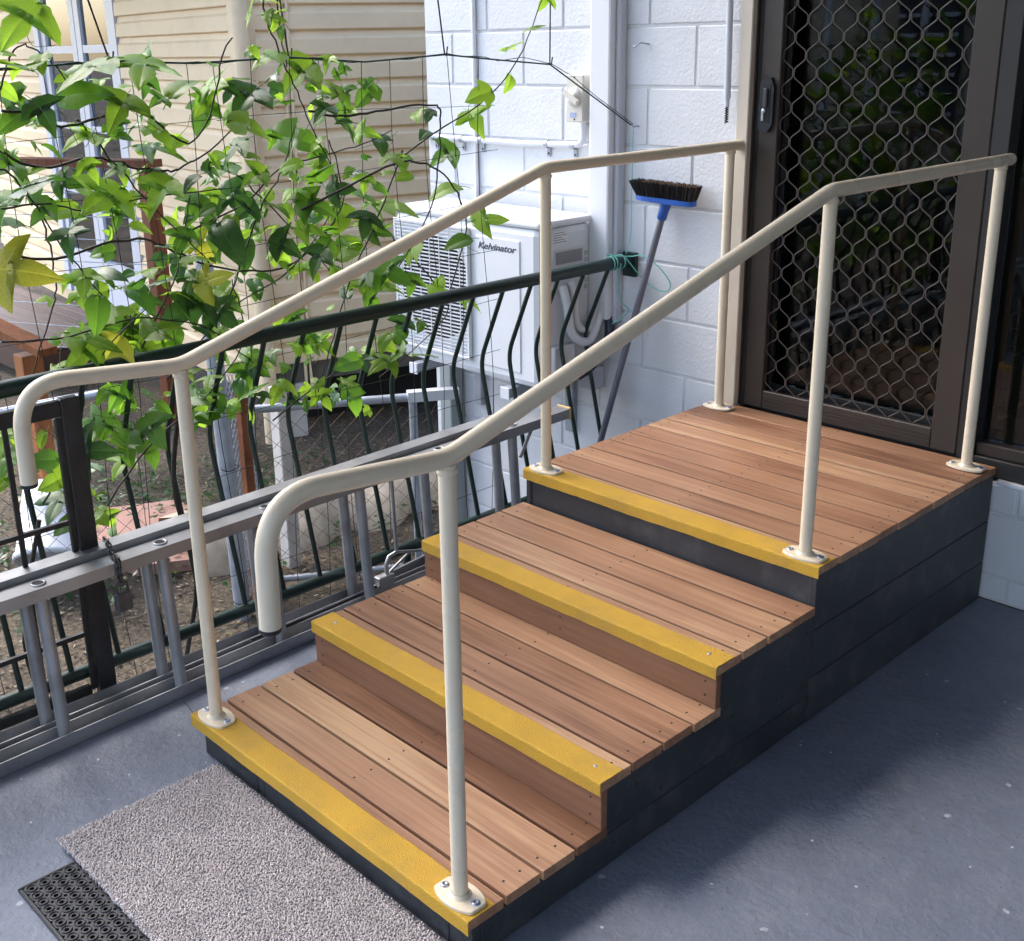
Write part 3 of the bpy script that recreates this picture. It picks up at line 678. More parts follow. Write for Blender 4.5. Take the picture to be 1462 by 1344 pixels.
# vine data: leaf centre x, y, z, length, tone; stem polylines
LEAVES = [(-0.421,-0.001,1.643,0.135,0),(-0.408,-0.064,1.576,0.065,0),(-0.403,-0.024,1.543,0.115,0),(-0.386,0.119,1.535,0.165,0),(-0.409,0.264,1.537,0.15,0),(-0.389,0.016,1.561,0.067,0),(-0.487,-0.017,1.47,0.095,1),(-0.439,-0.041,1.439,0.097,1),(-0.386,-0.001,1.451,0.086,2),(-0.419,0.103,1.479,0.147,1),(-0.391,0.187,1.452,0.118,0),(-0.478,0.256,1.489,0.092,0),(-0.438,0.38,1.483,0.134,0),(-0.463,0.484,1.492,0.095,0),(-0.43,0.53,1.501,0.088,0),(-0.427,0.637,1.55,0.103,0),(-0.489,0.465,1.422,0.106,1),(-0.466,0.749,1.505,0.132,0),(-0.459,0.576,1.45,0.118,2),(-0.389,0.52,1.391,0.125,0),(-0.406,0.281,1.387,0.09,0),(-0.472,0.311,1.339,0.124,1),(-0.402,0.094,1.384,0.107,0),(-0.475,0.196,1.37,0.065,0),(-0.422,0.512,1.332,0.088,1),(-0.476,0.722,1.337,0.159,1),(-0.49,0.496,1.317,0.06,0),(-0.394,0.53,1.316,0.058,0),(-0.467,0.285,1.287,0.094,2),(-0.466,0.494,1.278,0.117,1),(-0.382,0.357,1.271,0.073,2),(-0.394,-0.027,1.293,0.115,2),(-0.458,0.063,1.289,0.071,2),(-0.384,0.089,1.321,0.07,0),(-0.431,0.177,1.31,0.064,1),(-0.415,0.135,1.251,0.154,0),(-0.467,0.24,1.244,0.057,0),(-0.386,0.269,1.25,0.11,0),(-0.414,0.555,1.263,0.076,0),(-0.384,0.656,1.283,0.085,0),(-0.392,0.716,1.243,0.108,1),(-0.457,0.853,1.196,0.081,2),(-0.45,-0.076,1.246,0.107,1),(-0.472,0.06,1.225,0.1,0),(-0.474,0.406,1.193,0.095,1),(-0.483,0.528,1.201,0.118,2),(-0.457,0.699,1.199,0.079,0),(-0.424,0.609,1.176,0.097,1),(-0.49,0.593,1.148,0.098,1),(-0.415,0.727,1.164,0.12,1),(-0.453,0.849,1.126,0.113,0),(-0.456,-0.087,1.201,0.097,1),(-0.4,0.031,1.165,0.09,2),(-0.437,0.223,1.167,0.081,0),(-0.455,0.319,1.169,0.066,0),(-0.437,0.298,1.114,0.074,2),(-0.412,0.325,1.131,0.082,1),(-0.484,0.415,1.094,0.095,3),(-0.383,0.435,1.12,0.145,2),(-0.487,0.542,1.068,0.119,2),(-0.408,0.62,1.074,0.107,2),(-0.397,0.726,1.025,0.092,2),(-0.488,0.878,1.024,0.126,0),(-0.403,-0.092,1.106,0.15,3),(-0.45,0.127,1.056,0.125,2),(-0.426,0.062,1.062,0.079,0),(-0.489,0.228,0.99,0.12,2),(-0.485,0.31,1.017,0.13,2),(-0.47,0.344,1.056,0.084,2),(-0.385,0.337,1.072,0.082,0),(-0.468,0.37,1.005,0.088,1),(-0.407,0.392,1.015,0.104,3),(-0.388,0.069,0.997,0.122,1),(-0.386,0.112,0.978,0.079,0),(-0.452,0.326,0.939,0.125,2),(-0.451,0.388,0.949,0.116,2),(-0.432,0.428,0.917,0.106,2),(-0.405,0.347,0.895,0.087,2),(-0.478,0.564,0.967,0.096,2),(-0.408,0.55,0.999,0.068,2),(-0.402,0.577,0.897,0.077,0),(-0.395,0.042,0.925,0.128,0),(-0.486,0.171,0.879,0.145,0),(-0.386,0.229,0.912,0.111,0),(-0.48,0.21,0.94,0.083,0),(-0.453,0.297,0.874,0.094,1),(-0.423,0.636,1.689,0.056,0),(-0.389,0.625,1.651,0.059,0),(-0.453,0.965,1.453,0.101,1),(-0.388,0.764,1.416,0.082,2),(-0.43,0.83,1.463,0.08,0),(-0.456,0.806,1.447,0.049,2),(-0.455,0.878,1.373,0.113,1),(-0.47,0.962,1.341,0.083,0),(-0.481,1.017,1.317,0.093,2),(-0.474,1.162,1.385,0.071,0),(-0.414,1.159,1.387,0.047,2),(-0.38,1.109,1.336,0.069,2),(-0.472,1.387,1.355,0.094,0),(-0.485,1.276,1.258,0.112,1),(-0.381,0.989,1.269,0.091,0),(-0.431,1.064,1.261,0.063,1),(-0.445,1.021,1.228,0.074,0),(-0.464,0.931,1.227,0.101,2),(-0.425,0.826,1.2,0.076,2),(-0.399,1.048,1.22,0.069,0),(-0.44,1.029,1.127,0.125,0),(-0.444,1.253,1.154,0.121,0),(-0.484,0.95,1.15,0.127,1),(-0.389,0.883,1.107,0.094,2),(-0.486,0.905,1.029,0.111,0),(-0.436,0.955,1.064,0.092,1),(-0.398,1.254,1.008,0.101,1),(-0.476,1.439,1.043,0.116,0),(-0.41,1.078,1.006,0.117,0),(-0.386,0.965,0.955,0.114,1),(-0.421,1.071,0.905,0.08,1),(-0.403,0.902,0.956,0.082,1),(-0.478,0.872,0.897,0.092,2),(-0.442,1.191,0.871,0.092,0),(-0.474,0.925,0.904,0.093,0),(-0.397,0.964,0.908,0.083,0),(-0.458,1.323,0.8,0.09,0),(-0.44,1.04,0.78,0.076,2),(-0.38,1.061,0.786,0.059,1),(-0.396,0.944,0.758,0.083,0),(-0.383,1.337,1.434,0.087,0),(-0.44,1.505,1.466,0.081,0),(-0.436,1.512,1.56,0.081,0),(-0.41,1.589,1.616,0.066,0),(-0.437,1.665,1.7,0.067,0),(-0.458,0.526,0.782,0.087,1),(-0.446,0.521,0.763,0.078,2),(-0.474,0.518,0.727,0.099,1),(-0.449,0.477,0.706,0.087,1),(-0.381,0.469,0.698,0.098,1),(-0.384,0.32,0.792,0.075,0),(-0.421,0.37,0.748,0.068,0),(-0.435,0.353,0.705,0.119,1),(-0.453,0.378,0.647,0.108,1),(-0.48,0.462,0.638,0.059,1),(-0.46,0.328,0.637,0.077,1),(-0.404,0.561,0.681,0.07,0),(-0.395,0.581,0.695,0.079,0),(-0.45,0.732,0.767,0.081,0),(-0.404,0.658,0.793,0.059,1),(-0.405,0.031,0.888,0.099,0),(-0.414,0.105,0.883,0.105,3),(-0.417,-0.027,0.87,0.053,0),(-0.406,0.066,0.782,0.056,1),(-0.45,0.12,0.758,0.066,1),(-0.413,0.135,0.787,0.065,1),(-0.459,0.052,0.703,0.086,1),(-0.437,0.08,0.689,0.078,1),(-0.405,0.019,0.651,0.126,2),(-0.414,0.071,0.632,0.086,1),(-0.458,0.148,0.711,0.067,0),(-0.386,0.175,0.67,0.115,1),(-0.419,0.127,0.637,0.103,1),(-0.426,0.226,0.711,0.075,1),(-0.489,0.13,0.558,0.089,0),(-0.43,0.181,0.603,0.096,1),(-0.462,-0.165,0.714,0.092,0),(-0.416,-0.171,0.673,0.091,1),(-0.439,-0.189,0.617,0.072,0),(-0.4,-0.094,0.657,0.1,1),(-0.419,-0.089,0.709,0.064,0),(-0.402,-0.078,0.603,0.084,0),(-0.452,-0.068,0.519,0.107,2),(-0.419,-0.054,0.476,0.086,1),(-0.409,0.02,0.477,0.066,0),(-0.399,0.632,0.797,0.059,0),(-0.451,0.751,0.77,0.081,0),(-0.397,0.816,0.719,0.095,1),(-0.394,0.856,0.71,0.062,2),(-0.414,0.955,0.746,0.084,0),(-0.383,0.921,0.688,0.097,0),(-0.385,0.974,0.707,0.084,1),(-0.433,1.115,0.671,0.101,0),(-0.432,0.73,0.622,0.082,0),(-0.472,0.863,0.584,0.108,1),(-0.398,0.808,0.664,0.059,0),(-0.387,0.683,0.685,0.049,0),(-0.438,0.614,0.685,0.071,1),(-0.414,1.011,0.753,0.075,1),(-0.411,0.411,1.194,0.072,1),(-0.41,0.467,1.153,0.084,0),(-0.471,0.611,1.112,0.091,0),(-0.404,0.7,1.107,0.087,0),(-0.426,0.424,1.138,0.083,1),(-0.417,0.517,1.182,0.074,2),(-0.444,0.664,1.164,0.076,0),(-0.421,0.782,1.096,0.078,1),(-0.405,0.948,1.196,0.073,1),(-0.42,0.294,0.987,0.086,0),(-0.411,0.23,1.06,0.081,0),(-0.487,0.474,0.959,0.082,0),(-0.472,0.178,0.918,0.074,1),(-0.441,0.405,0.863,0.076,0),(-0.418,0.445,0.879,0.064,1),(-0.466,0.734,0.98,0.08,0),(-0.415,0.911,0.879,0.069,1),(-0.421,0.225,1.213,0.072,0),(-0.485,0.201,1.194,0.065,1),(-0.438,-0.009,1.237,0.078,1),(-0.465,-0.019,1.315,0.071,0),(-0.484,-0.057,1.333,0.079,1),(-0.475,0.368,1.367,0.066,0),(-0.455,0.674,1.437,0.069,1),(-0.47,0.775,1.312,0.071,0)]
STEMS = [[(-0.468,-0.074,1.374),(-0.457,0.013,1.329),(-0.459,0.135,1.343),(-0.454,0.254,1.309),(-0.454,0.338,1.294),(-0.463,0.384,1.306),(-0.447,0.448,1.337),(-0.468,0.561,1.407)],[(-0.447,-0.116,1.146),(-0.444,0.011,1.121),(-0.451,0.158,1.142),(-0.434,0.251,1.133),(-0.445,0.339,1.085),(-0.453,0.482,1.028),(-0.439,0.625,1.009),(-0.451,0.754,1.058),(-0.441,0.823,1.128),(-0.445,0.856,1.202),(-0.44,0.814,1.338)],[(-0.395,-0.165,0.959),(-0.405,0.003,0.943),(-0.395,0.181,0.956),(-0.4,0.372,0.895),(-0.406,0.492,0.776)],[(-0.458,-0.015,1.252),(-0.459,0.004,1.169),(-0.449,0.003,1.071),(-0.449,-0.011,1.006),(-0.457,-0.081,0.847),(-0.464,-0.131,0.665)],[(-0.419,-0.08,1.459),(-0.417,0.013,1.454),(-0.406,0.052,1.422),(-0.405,0.156,1.439),(-0.416,0.244,1.458),(-0.404,0.312,1.39),(-0.398,0.362,1.362),(-0.41,0.435,1.424),(-0.409,0.485,1.564),(-0.414,0.516,1.604)],[(-0.438,-0.066,1.503),(-0.452,-0.041,1.546),(-0.439,-0.022,1.587),(-0.44,0.011,1.596),(-0.447,0.065,1.558),(-0.455,0.103,1.503)],[(-0.401,0.68,1.166),(-0.403,0.825,1.208),(-0.406,1.004,1.259),(-0.39,1.094,1.259),(-0.402,1.211,1.202),(-0.406,1.269,1.123),(-0.402,1.274,1.039),(-0.41,1.206,0.854)],[(-0.428,0.742,1.416),(-0.431,0.884,1.399),(-0.42,1.024,1.411),(-0.419,1.175,1.414),(-0.438,1.217,1.371),(-0.426,1.195,1.232),(-0.432,1.15,1.092),(-0.416,1.022,0.965)],[(-0.421,1.016,1.257),(-0.421,1.179,1.334),(-0.424,1.381,1.414),(-0.404,1.512,1.531),(-0.42,1.622,1.683),(-0.413,1.64,1.743)],[(-0.433,0.62,1.712),(-0.434,0.64,1.646),(-0.431,0.668,1.56),(-0.446,0.726,1.47),(-0.431,0.763,1.36),(-0.442,0.842,1.213)],[(-0.437,0.675,1.713),(-0.438,0.679,1.628),(-0.432,0.688,1.533)],[(-0.441,0.363,1.144),(-0.432,0.528,1.198),(-0.435,0.646,1.277),(-0.449,0.77,1.294),(-0.443,0.937,1.32),(-0.439,1.036,1.352)],[(-0.397,1.037,1.296),(-0.405,0.944,1.118),(-0.417,0.842,0.95),(-0.399,0.742,0.768),(-0.408,0.702,0.652)],[(-0.425,0.253,0.784),(-0.427,0.298,0.812),(-0.43,0.458,0.931),(-0.42,0.658,1.016),(-0.432,0.872,1.22)],[(-0.434,1.015,1.046),(-0.45,1.131,0.946),(-0.447,1.237,0.8),(-0.435,1.078,0.698),(-0.453,0.952,0.632)],[(-0.407,-0.009,0.443),(-0.413,0.103,0.56),(-0.417,0.213,0.644),(-0.405,0.358,0.727),(-0.402,0.475,0.857),(-0.42,0.459,1.007)],[(-0.435,-0.092,1.339),(-0.437,-0.037,1.272),(-0.441,0.058,1.098),(-0.445,0.202,0.918)],[(-0.422,0.095,1.435),(-0.439,0.193,1.315),(-0.435,0.287,1.188),(-0.421,0.403,1.061)],[(-0.411,-0.115,1.251),(-0.426,-0.012,1.254),(-0.409,0.079,1.23),(-0.403,0.219,1.241),(-0.403,0.452,1.243)],[(-0.432,0.189,0.869),(-0.413,0.272,1.001),(-0.428,0.33,1.097),(-0.417,0.359,1.234)],[(-0.398,-0.123,0.554),(-0.412,-0.014,0.665),(-0.408,0.021,0.8),(-0.393,0.08,0.896),(-0.412,0.21,0.975)],[(-0.429,0.559,0.597),(-0.435,0.686,0.65),(-0.424,0.83,0.705),(-0.438,0.999,0.712)],[(-0.465,0.456,1.309),(-0.473,0.559,1.246),(-0.473,0.702,1.101),(-0.461,0.825,0.948)],[(-0.409,0.449,0.973),(-0.427,0.566,1.176),(-0.42,0.634,1.261),(-0.422,0.691,1.383)]]
# ------------------------------------------------------------------ green balustrade
FX = -0.385
bal = thing('balustrade', 'dark green tubular steel balustrade with bent balusters along the verandah edge', 'balustrade', (FX, 0.7, 0))
MB().tube([(FX, -1.9, 0.857), (FX, 0.6, 0.853), (FX, 1.3, 0.852), (FX, 2.036, 0.847)], 0.0205, 18).build('top_rail', M_green, bal)
MB().tube([(FX, -1.9, 0.088), (FX, 2.0, 0.091)], 0.0175, 16).build('bottom_rail', M_green, bal)
MB().box(FX - 0.03, FX + 0.03, 2.032, 2.049, 0.79, 0.875, 0.003).build('wall_bracket', M_green, bal)
for k in range(-17, 13):
    y = 0.394 + 0.1277 * k
    if y > 2.0: y = 2.005
    path = fillet([(FX, y, 0.838), (FX - 0.108, y - 0.004, 0.585), (FX, y, 0.1)], [0.16], 6)
    MB().tube(path, 0.0075, 8).build('baluster', M_green, bal)
for y in (-0.02, 0.98, 1.97): MB().tube([(FX, y, GZ + 0.003), (FX, y, 0.075)], 0.012, 10).build('foot', M_green, bal)

# ------------------------------------------------------------------ black steel gate leaning behind the ladder
gt = thing('steel_gate', 'black steel framed gate panel leaning inside the green balustrade', 'gate', (-0.362, -0.4, 0))
GX = -0.358
def gbar(name, y0, y1, z0, z1, t=0.011, b=0.002): return MB().box(GX - t, GX + t, y0, y1, z0, z1, b).build(name, M_black, gt)
gbar('stile', -0.066, -0.02, 0.004, 0.812, 0.0115)
gbar('inner_stile', -0.082, -0.068, 0.05, 0.768, 0.006)
gbar('top_rail', -0.85, -0.068, 0.772, 0.81, 0.011)
gbar('bottom_rail', -0.85, -0.084, 0.04, 0.066, 0.008)
for z in (0.5, 0.36, 0.2): gbar('cross_bar', -0.85, -0.084, z, z + 0.012, 0.005, 0)
for k in range(5): gbar('upright', -0.205 - k * 0.13, -0.193 - k * 0.13, 0.068, 0.77, 0.0035, 0)

# ------------------------------------------------------------------ aluminium extension ladder lying on its side
ld = thing('extension_ladder', 'two section aluminium extension ladder lying on its edge along the balustrade', 'ladder', (-0.29, 0.6, 0))
def lx(y, z, off=0.0): return -0.254 - 0.024 * (y + 0.2) - 0.068 * (z - 0.02) + off
def channel(y0, y1, z, wid, fl, up, off, name):
    """U section: web horizontal, two flanges turned up or down"""
    mb = MB(); hw = wid / 2; t = 0.0028
    sg = 1 if up else -1
    zz = z
    prof = [(-hw, 0), (hw, 0), (hw, sg * fl), (hw - t, sg * fl), (hw - t, sg * t), (-hw + t, sg * t), (-hw + t, sg * fl), (-hw, sg * fl)]
    a = [(lx(y0, zz, off) + px, y0, zz + pz) for px, pz in prof]; b_ = [(lx(y1, zz, off) + px, y1, zz + pz) for px, pz in prof]
    vs = a + b_; fs = [(i, (i + 1) % 8, 8 + (i + 1) % 8, 8 + i) for i in range(8)]
    fs += [(0, 1, 4, 5), (1, 2, 3, 4), (0, 5, 6, 7), (8, 13, 12, 9), (9, 12, 11, 10), (8, 15, 14, 13)]
    mb.add(vs, fs); return mb.build(name, M_alu, ld)
for off, zt, y0, y1, wd in ((0.0, 0.412, -0.95, 1.63, 0.056), (-0.062, 0.428, -1.0, 1.42, 0.05)):
    channel(y0, y1, zt, wd, 0.032, False, off, 'stile')
    channel(y0, y1, 0.003 if off == 0 else 0.012, wd, 0.034, True, off, 'stile')
    k0 = -3
    for k in range(-2, 6):
        y = -0.204 + 0.3165 * k - (0.017 if off else 0)
        if y > y1 - 0.05: continue
        zb = 0.0065 if off == 0 else 0.0155
        rr = 0.0155
        MB().tube([(lx(y, zb, off), y, zb), (lx(y, zt, off), y, zt - 0.0035)], rr, 12).build('rung', M_alu, ld)
        if off == 0:
            # swaged rung end: raised hollow lip above the stile, dark bore inside
            MB().lathe((lx(y, zt, off), y, zt + 0.0004), (0, 0, 1), [(0.0185, 0), (0.0175, 0.003), (0.0145, 0.0038), (0.0125, 0.0015)], 16).build('rung_end', M_alu, ld)
            MB().lathe((lx(y, zt, off), y, zt + 0.0006), (0, 0, 1), [(0.0125, 0.0012), (0.0, 0.0004)], 14).build('rung_bore', M_void, ld)
ec = MB(); xe = lx(1.64, 0.41); ec.box(xe - 0.03, xe + 0.03, 1.6305, 1.64, 0.374, 0.4165, 0.002)
ec.build('end_cap', mat('yellow_plastic_cap', (0.5, 0.35, 0.12), 0.5), ld)
MB().tube([(lx(1.52, .1), 1.40, 0.30), (lx(1.52, .3), 1.47, 0.382)], 0.006, 8).build('brace', M_alu, ld)
# latch bracket near the lower stiles
xb = lx(0.88, 0.05, -0.03)
lt = MB()
lt.tube([(xb, 0.84, 0.047), (xb, 0.838, 0.1), (xb, 0.85, 0.124), (xb, 0.88, 0.13)], 0.0065, 8)
lt.tube([(xb, 0.88, 0.13), (xb, 0.99, 0.1), (xb, 1.02, 0.08)], 0.005, 8)
lt.tube([(xb, 0.85, 0.075), (xb, 0.93, 0.113)], 0.004, 8); lt.tube([(xb, 0.85, 0.07), (xb, 1.0, 0.083)], 0.004, 8)
lt.box(xb - 0.014, xb + 0.014, 0.80, 0.86, 0.035, 0.072, 0.003); lt.box(xb - 0.012, xb + 0.012, 0.765, 0.80, 0.036, 0.048, 0.002)
lt.build('latch', M_alu, ld)
MB().tube([(xb, 0.88, 0.125), (xb - 0.01, 0.88, 0.41)], 0.0055, 8).build('latch_rod', M_alu, ld)
MB().tube(spline([(xb + 0.01, 0.79, 0.05), (xb + 0.02, 0.65, 0.05), (xb + 0.014, 0.5, 0.045), (xb + 0.02, 0.35, 0.048)]), 0.0045, 6).build('pulley_rope', M_black, ld)

# ------------------------------------------------------------------ chain and padlock
ckl = thing('padlock_chain', 'small steel chain with a hanging padlock around the ladder stile and gate', 'padlock', (-0.26, 0.0, 0.4))
ya = -0.012
pts = spline([(-0.352, ya + 0.01, 0.44), (-0.325, ya + 0.006, 0.438), (-0.295, ya, 0.42), (-0.272, ya - 0.002, 0.42), (-0.2535, ya - 0.006, 0.412), (-0.251, ya - 0.008, 0.385), (-0.25, ya - 0.006, 0.36)], 3)
for i in range(len(pts) - 1):
    a, b_ = pts[i], pts[i + 1]; d = (b_ - a); c_ = (a + b_) / 2; t = d.normalized(); s_ = t.cross(Vector((0, 1, 0))).normalized()
    w = (t.cross(s_) if i % 2 else s_)
    q = [c_ + t * 0.011 * math.cos(x_) + w * 0.006 * math.sin(x_) for x_ in [k * math.pi / 4 for k in range(9)]]
    MB().tube(q, 0.0022, 6, cap=False).build('chain_link', M_chain, ckl)
lk = MB().box(-0.262, -0.24, ya - 0.026, ya + 0.014, 0.287, 0.337, 0.004).build('lock_body', M_padlock, ckl)
MB().tube(fillet([(-0.251, ya - 0.02, 0.335), (-0.251, ya - 0.02, 0.362), (-0.251, ya + 0.008, 0.362), (-0.251, ya + 0.008, 0.335)], [0.012, 0.012], 5), 0.0032, 8).build('shackle', M_chain, ckl)

# ------------------------------------------------------------------ broom
bt = Vector((-0.214, 2.005, 1.045)); bb = Vector((-0.425, 1.862, 0.004)); ax = (bt - bb).normalized()
br = thing('broom', 'blue headed broom with grey handle leaning upside down against the block wall', 'broom', bb)
MB().tube([bb, bb.lerp(bt, 0.97)], 0.0115, 14).build('handle', M_broomgrey, br)
MB().lathe(bt - ax * 0.035, ax, [(0.0125, -0.005), (0.0165, 0), (0.0175, 0.03), (0.0195, 0.05), (0.021, 0.058)], 16).build('socket', M_blue, br)
hx = Vector((0.985, 0.0, -0.03)).normalized(); hz = Vector((0.03, -0.05, 1)).normalized(); hy = hz.cross(hx).normalized()
hc = bt + Vector((0.008, -0.006, 0.028))
hd = MB(); n = 28; pl = []
for i in range(n):
    a = 2 * math.pi * i / n
    sx = math.copysign(abs(math.cos(a)) ** 0.45, math.cos(a)) * 0.121; sy = math.copysign(abs(math.sin(a)) ** 0.7, math.sin(a)) * 0.026
    pl.append((sx, sy))
hd.prism([hc + hx * a + hy * b_ - hz * 0.008 for a, b_ in pl], hz * 0.016)
hd.build('head', M_blue, br)
M_br1 = mat('black_bristle', (0.014, 0.011, 0.011), 0.8, 0.4, 60)
M_br2 = mat('tan_bristle', (0.2, 0.13, 0.08), 0.85, 0.3, 60)
for mm, nm, cnt, rad, ln in ((M_br1, 'bristles', 1500, 1.0, 0.05), (M_br2, 'tan_bristles', 420, 0.62, 0.053)):
    q = MB()
    for i in range(cnt):
        sx, sy = random.uniform(-0.113, 0.113), random.uniform(-0.021, 0.021) * rad
        if mm is M_br2: sx = random.uniform(-0.08, 0.112)
        p0 = hc + hx * sx + hy * sy + hz * 0.008
        p1 = p0 + hz * random.uniform(ln * 0.88, ln) + hx * (sx * 0.13 - (0.012 if sx < -0.08 else 0)) + hy * (sy * 0.45)
        d = Vector((random.uniform(-1, 1), random.uniform(-1, 1), 0)).normalized() * 0.0015; e = Vector((-d.y, d.x, 0))
        q.add([p0 - d, p0 + d, p0 + e, p1 - d * .7, p1 + d * .7, p1 + e * .7], [(0, 1, 4, 3), (1, 2, 5, 4), (2, 0, 3, 5), (3, 4, 5)])
    stuff(q.build(nm, mm, br, fixn=False))

# ------------------------------------------------------------------ cord tied to the balustrade end
rp = thing('tie_cord', 'thin turquoise cord tied around the balustrade end below a wall hook', 'cord', (-0.37, 2.0, 0.87))
def cord(pts, r=0.0022, n=6, name='strand', m_=None, parent=None): return MB().tube(spline(pts, n), r, 6).build(name, m_ or M_rope, parent or rp)
cord([(-0.375, 2.03, 1.305), (-0.372, 2.025, 1.1), (-0.368, 2.02, 0.95), (-0.372, 2.0, 0.875)], 0.0014)
for yy in (1.93, 1.945, 1.985):
    cord([(FX + 0.024 * math.cos(a), yy + 0.004 * math.sin(a / 2), 0.849 + 0.024 * math.sin(a)) for a in [k * math.pi / 6 for k in range(13)]], 0.0022, 2, 'loop')
cord([(-0.4, 1.93, 0.88), (-0.37, 1.96, 0.873), (-0.345, 2.0, 0.87), (-0.3, 2.01, 0.875), (-0.24, 2.02, 0.84), (-0.2, 2.03, 0.79), (-0.215, 2.03, 0.76), (-0.27, 2.03, 0.765), (-0.32, 2.02, 0.8), (-0.36, 1.98, 0.87)])
cord([(-0.36, 1.96, 0.85), (-0.363, 1.95, 0.78), (-0.35, 1.95, 0.72), (-0.33, 1.97, 0.69), (-0.345, 1.95, 0.66), (-0.37, 1.93, 0.64)])
hk = thing('wall_hook', 'small steel hook screwed into the white wall holding the trellis wire', 'hook', (-0.373, 2.04, 1.305), 'steel hooks on the block wall')
MB().tube(fillet([(-0.368, 2.052, 1.303), (-0.372, 2.022, 1.303), (-0.374, 2.018, 1.318)], [0.006], 4), 0.0025, 8).build('hook_body', M_galv, hk)
hk2 = thing('wall_hook', 'bent screw hook high on the white block wall between the duct and door', 'hook', (-0.37, 2.04, 1.56), 'steel hooks on the block wall')
MB().tube(fillet([(-0.333, 2.052, 1.566), (-0.345, 2.02, 1.572), (-0.365, 2.015, 1.556), (-0.372, 2.02, 1.566)], [0.008, 0.008], 4), 0.003, 8).build('hook_body', M_galv, hk2)

# ------------------------------------------------------------------ trellis wire net above the balustrade
NX = -0.44
net = thing('trellis_net', 'dark wire trellis net hung behind the balustrade carrying the climbing vine', 'trellis', (NX, 0.6, 0.9))
tw = [(NX, -1.8, 1.53), (NX, -0.9, 1.53), (NX, -0.058, 1.549), (NX, 0.2, 1.558), (NX, 0.42, 1.548), (NX, 0.7, 1.556), (NX, 0.95, 1.538), (NX, 1.245, 1.551), (NX, 1.45, 1.532), (NX, 1.69, 1.512), (-0.378, 2.022, 1.308)]
MB().tube(tw, 0.0026, 6).build('support_wire', M_greenwire, net)
MB().tube([(a, b_ + .01, c_ + .004 * math.sin(i * 2.1)) for i, (a, b_, c_) in enumerate(spline(tw, 4))], 0.0012, 5).build('support_wire', M_wire, net)
for (y, z, dy) in ((0.2, 1.558, -0.2), (0.7, 1.556, -0.08), (1.245, 1.551, -0.1), (1.69, 1.512, 0.01)):
    MB().tube([(NX, y + 0.012, z + 0.022), (NX, y + 0.006, z - 0.003), (NX, y, z), (NX, y + dy * 0.4, z + 0.3), (NX + 0.02, y + dy, 2.41)], 0.0024, 6).build('hanger', M_wire, net)
def tz(y):
    for (a, b_) in zip(tw, tw[1:]):
        if a[1] <= y <= b_[1]: return a[2] + (b_[2] - a[2]) * (y - a[1]) / (b_[1] - a[1])
    return 1.5
y = -1.75
while y < 1.5:
    ph = random.uniform(0, 6)
    MB().tube([(NX + 0.006 * math.sin(ph + k), y + 0.012 * math.sin(ph + k * 0.9) + (k * .004), tz(y) - (tz(y) + 0.25) * k / 9) for k in range(10)], 0.0011, 4).build('mesh_wire', M_wire, net)
    y += random.uniform(0.1, 0.125)
for z in [1.40 - 0.155 * k for k in range(11)]:
    ph = random.uniform(0, 6)
    MB().tube([(NX + 0.006 * math.sin(ph + k * 1.3), -1.75 + 3.2 * k / 14, z + 0.012 * math.sin(ph + k * 0.8) + 0.02 * (k / 14 - .5)) for k in range(15)], 0.001, 4).build('mesh_wire', M_wire, net)

# ------------------------------------------------------------------ climbing vine: stems and every leaf
M_leaf = [leafmat('backlit_leaf', (0.13, 0.25, 0.028), (0.36, 0.59, 0.045), 0.52), leafmat('midtone_leaf', (0.058, 0.15, 0.024), (0.2, 0.43, 0.035), 0.44),  # bright, middle and dark tones: backlight and shading painted into the leaf colour
          leafmat('dark_tone_leaf', (0.03, 0.085, 0.025), (0.1, 0.26, 0.03), 0.3, 0.32), leafmat('yellowing_leaf', (0.42, 0.44, 0.06), (0.75, 0.74, 0.07), 0.5)]
def leaf_mesh(kind, seed):
    """lobed blade, folded along the midrib, drooping tips; unit length"""
    rg = random.Random(seed)
    if kind == 0:   # three-lobed
        out = [(0, 0), (.1, -.1), (.22, -.09), (.33, -.01), (.47, .08), (.63, .24), (.8, .46), (.66, .46), (.52, .43), (.39, .37), (.27, .31), (.17, .3), (.2, .42), (.26, .56), (.27, .68), (.21, .84), (.12, 1.0), (0, 1.2)]
    elif kind == 1:  # broad, shallow lobes
        out = [(0, 0), (.2, -.09), (.36, -.02), (.47, .16), (.56, .38), (.43, .41), (.29, .41), (.31, .55), (.29, .7), (.18, .89), (0, 1.08)]
    else:           # ovate
        out = [(0, 0), (.16, -.03), (.29, .12), (.33, .32), (.29, .55), (.2, .76), (.1, .92), (0, 1.02)]
    mb = MB(); fold = rg.uniform(0.0, 0.45); droop = rg.uniform(0.1, 0.65); tw_ = rg.uniform(-.4, .4)
    def P(x, y):
        x2 = x * (1 + rg.uniform(-.08, .08)); y += rg.uniform(-.018, .018)
        return Vector((x2, y, fold * abs(x) - droop * (y - .3) ** 2 - 0.35 * x * x * rg.uniform(.6, 1.4) + tw_ * x * y + rg.uniform(-.012, .012)))
    n = len(out)
    mid = [Vector((0, y, -droop * (y - .3) ** 2)) for _, y in out]
    for sgn in (1, -1):
        rim = [P(sgn * x, y) for x, y in out]; half = [(a + b_) / 2 + Vector((0, 0, 0.02)) for a, b_ in zip(rim, mid)]
        vs = mid + half + rim; fs = []
        for i in range(n - 1):
            for a in (0, n):
                q = (a + i, a + i + 1, a + n + i + 1, a + n + i)
                fs.append(q if sgn > 0 else q[::-1])
        mb.add(vs, fs, True)
    # petiole
    mb.tube([(0, 0.02, 0), (0, -0.15, -0.05), (0.02, -0.32, -0.13)], 0.012, 4)
    return mb
leaf_src = []
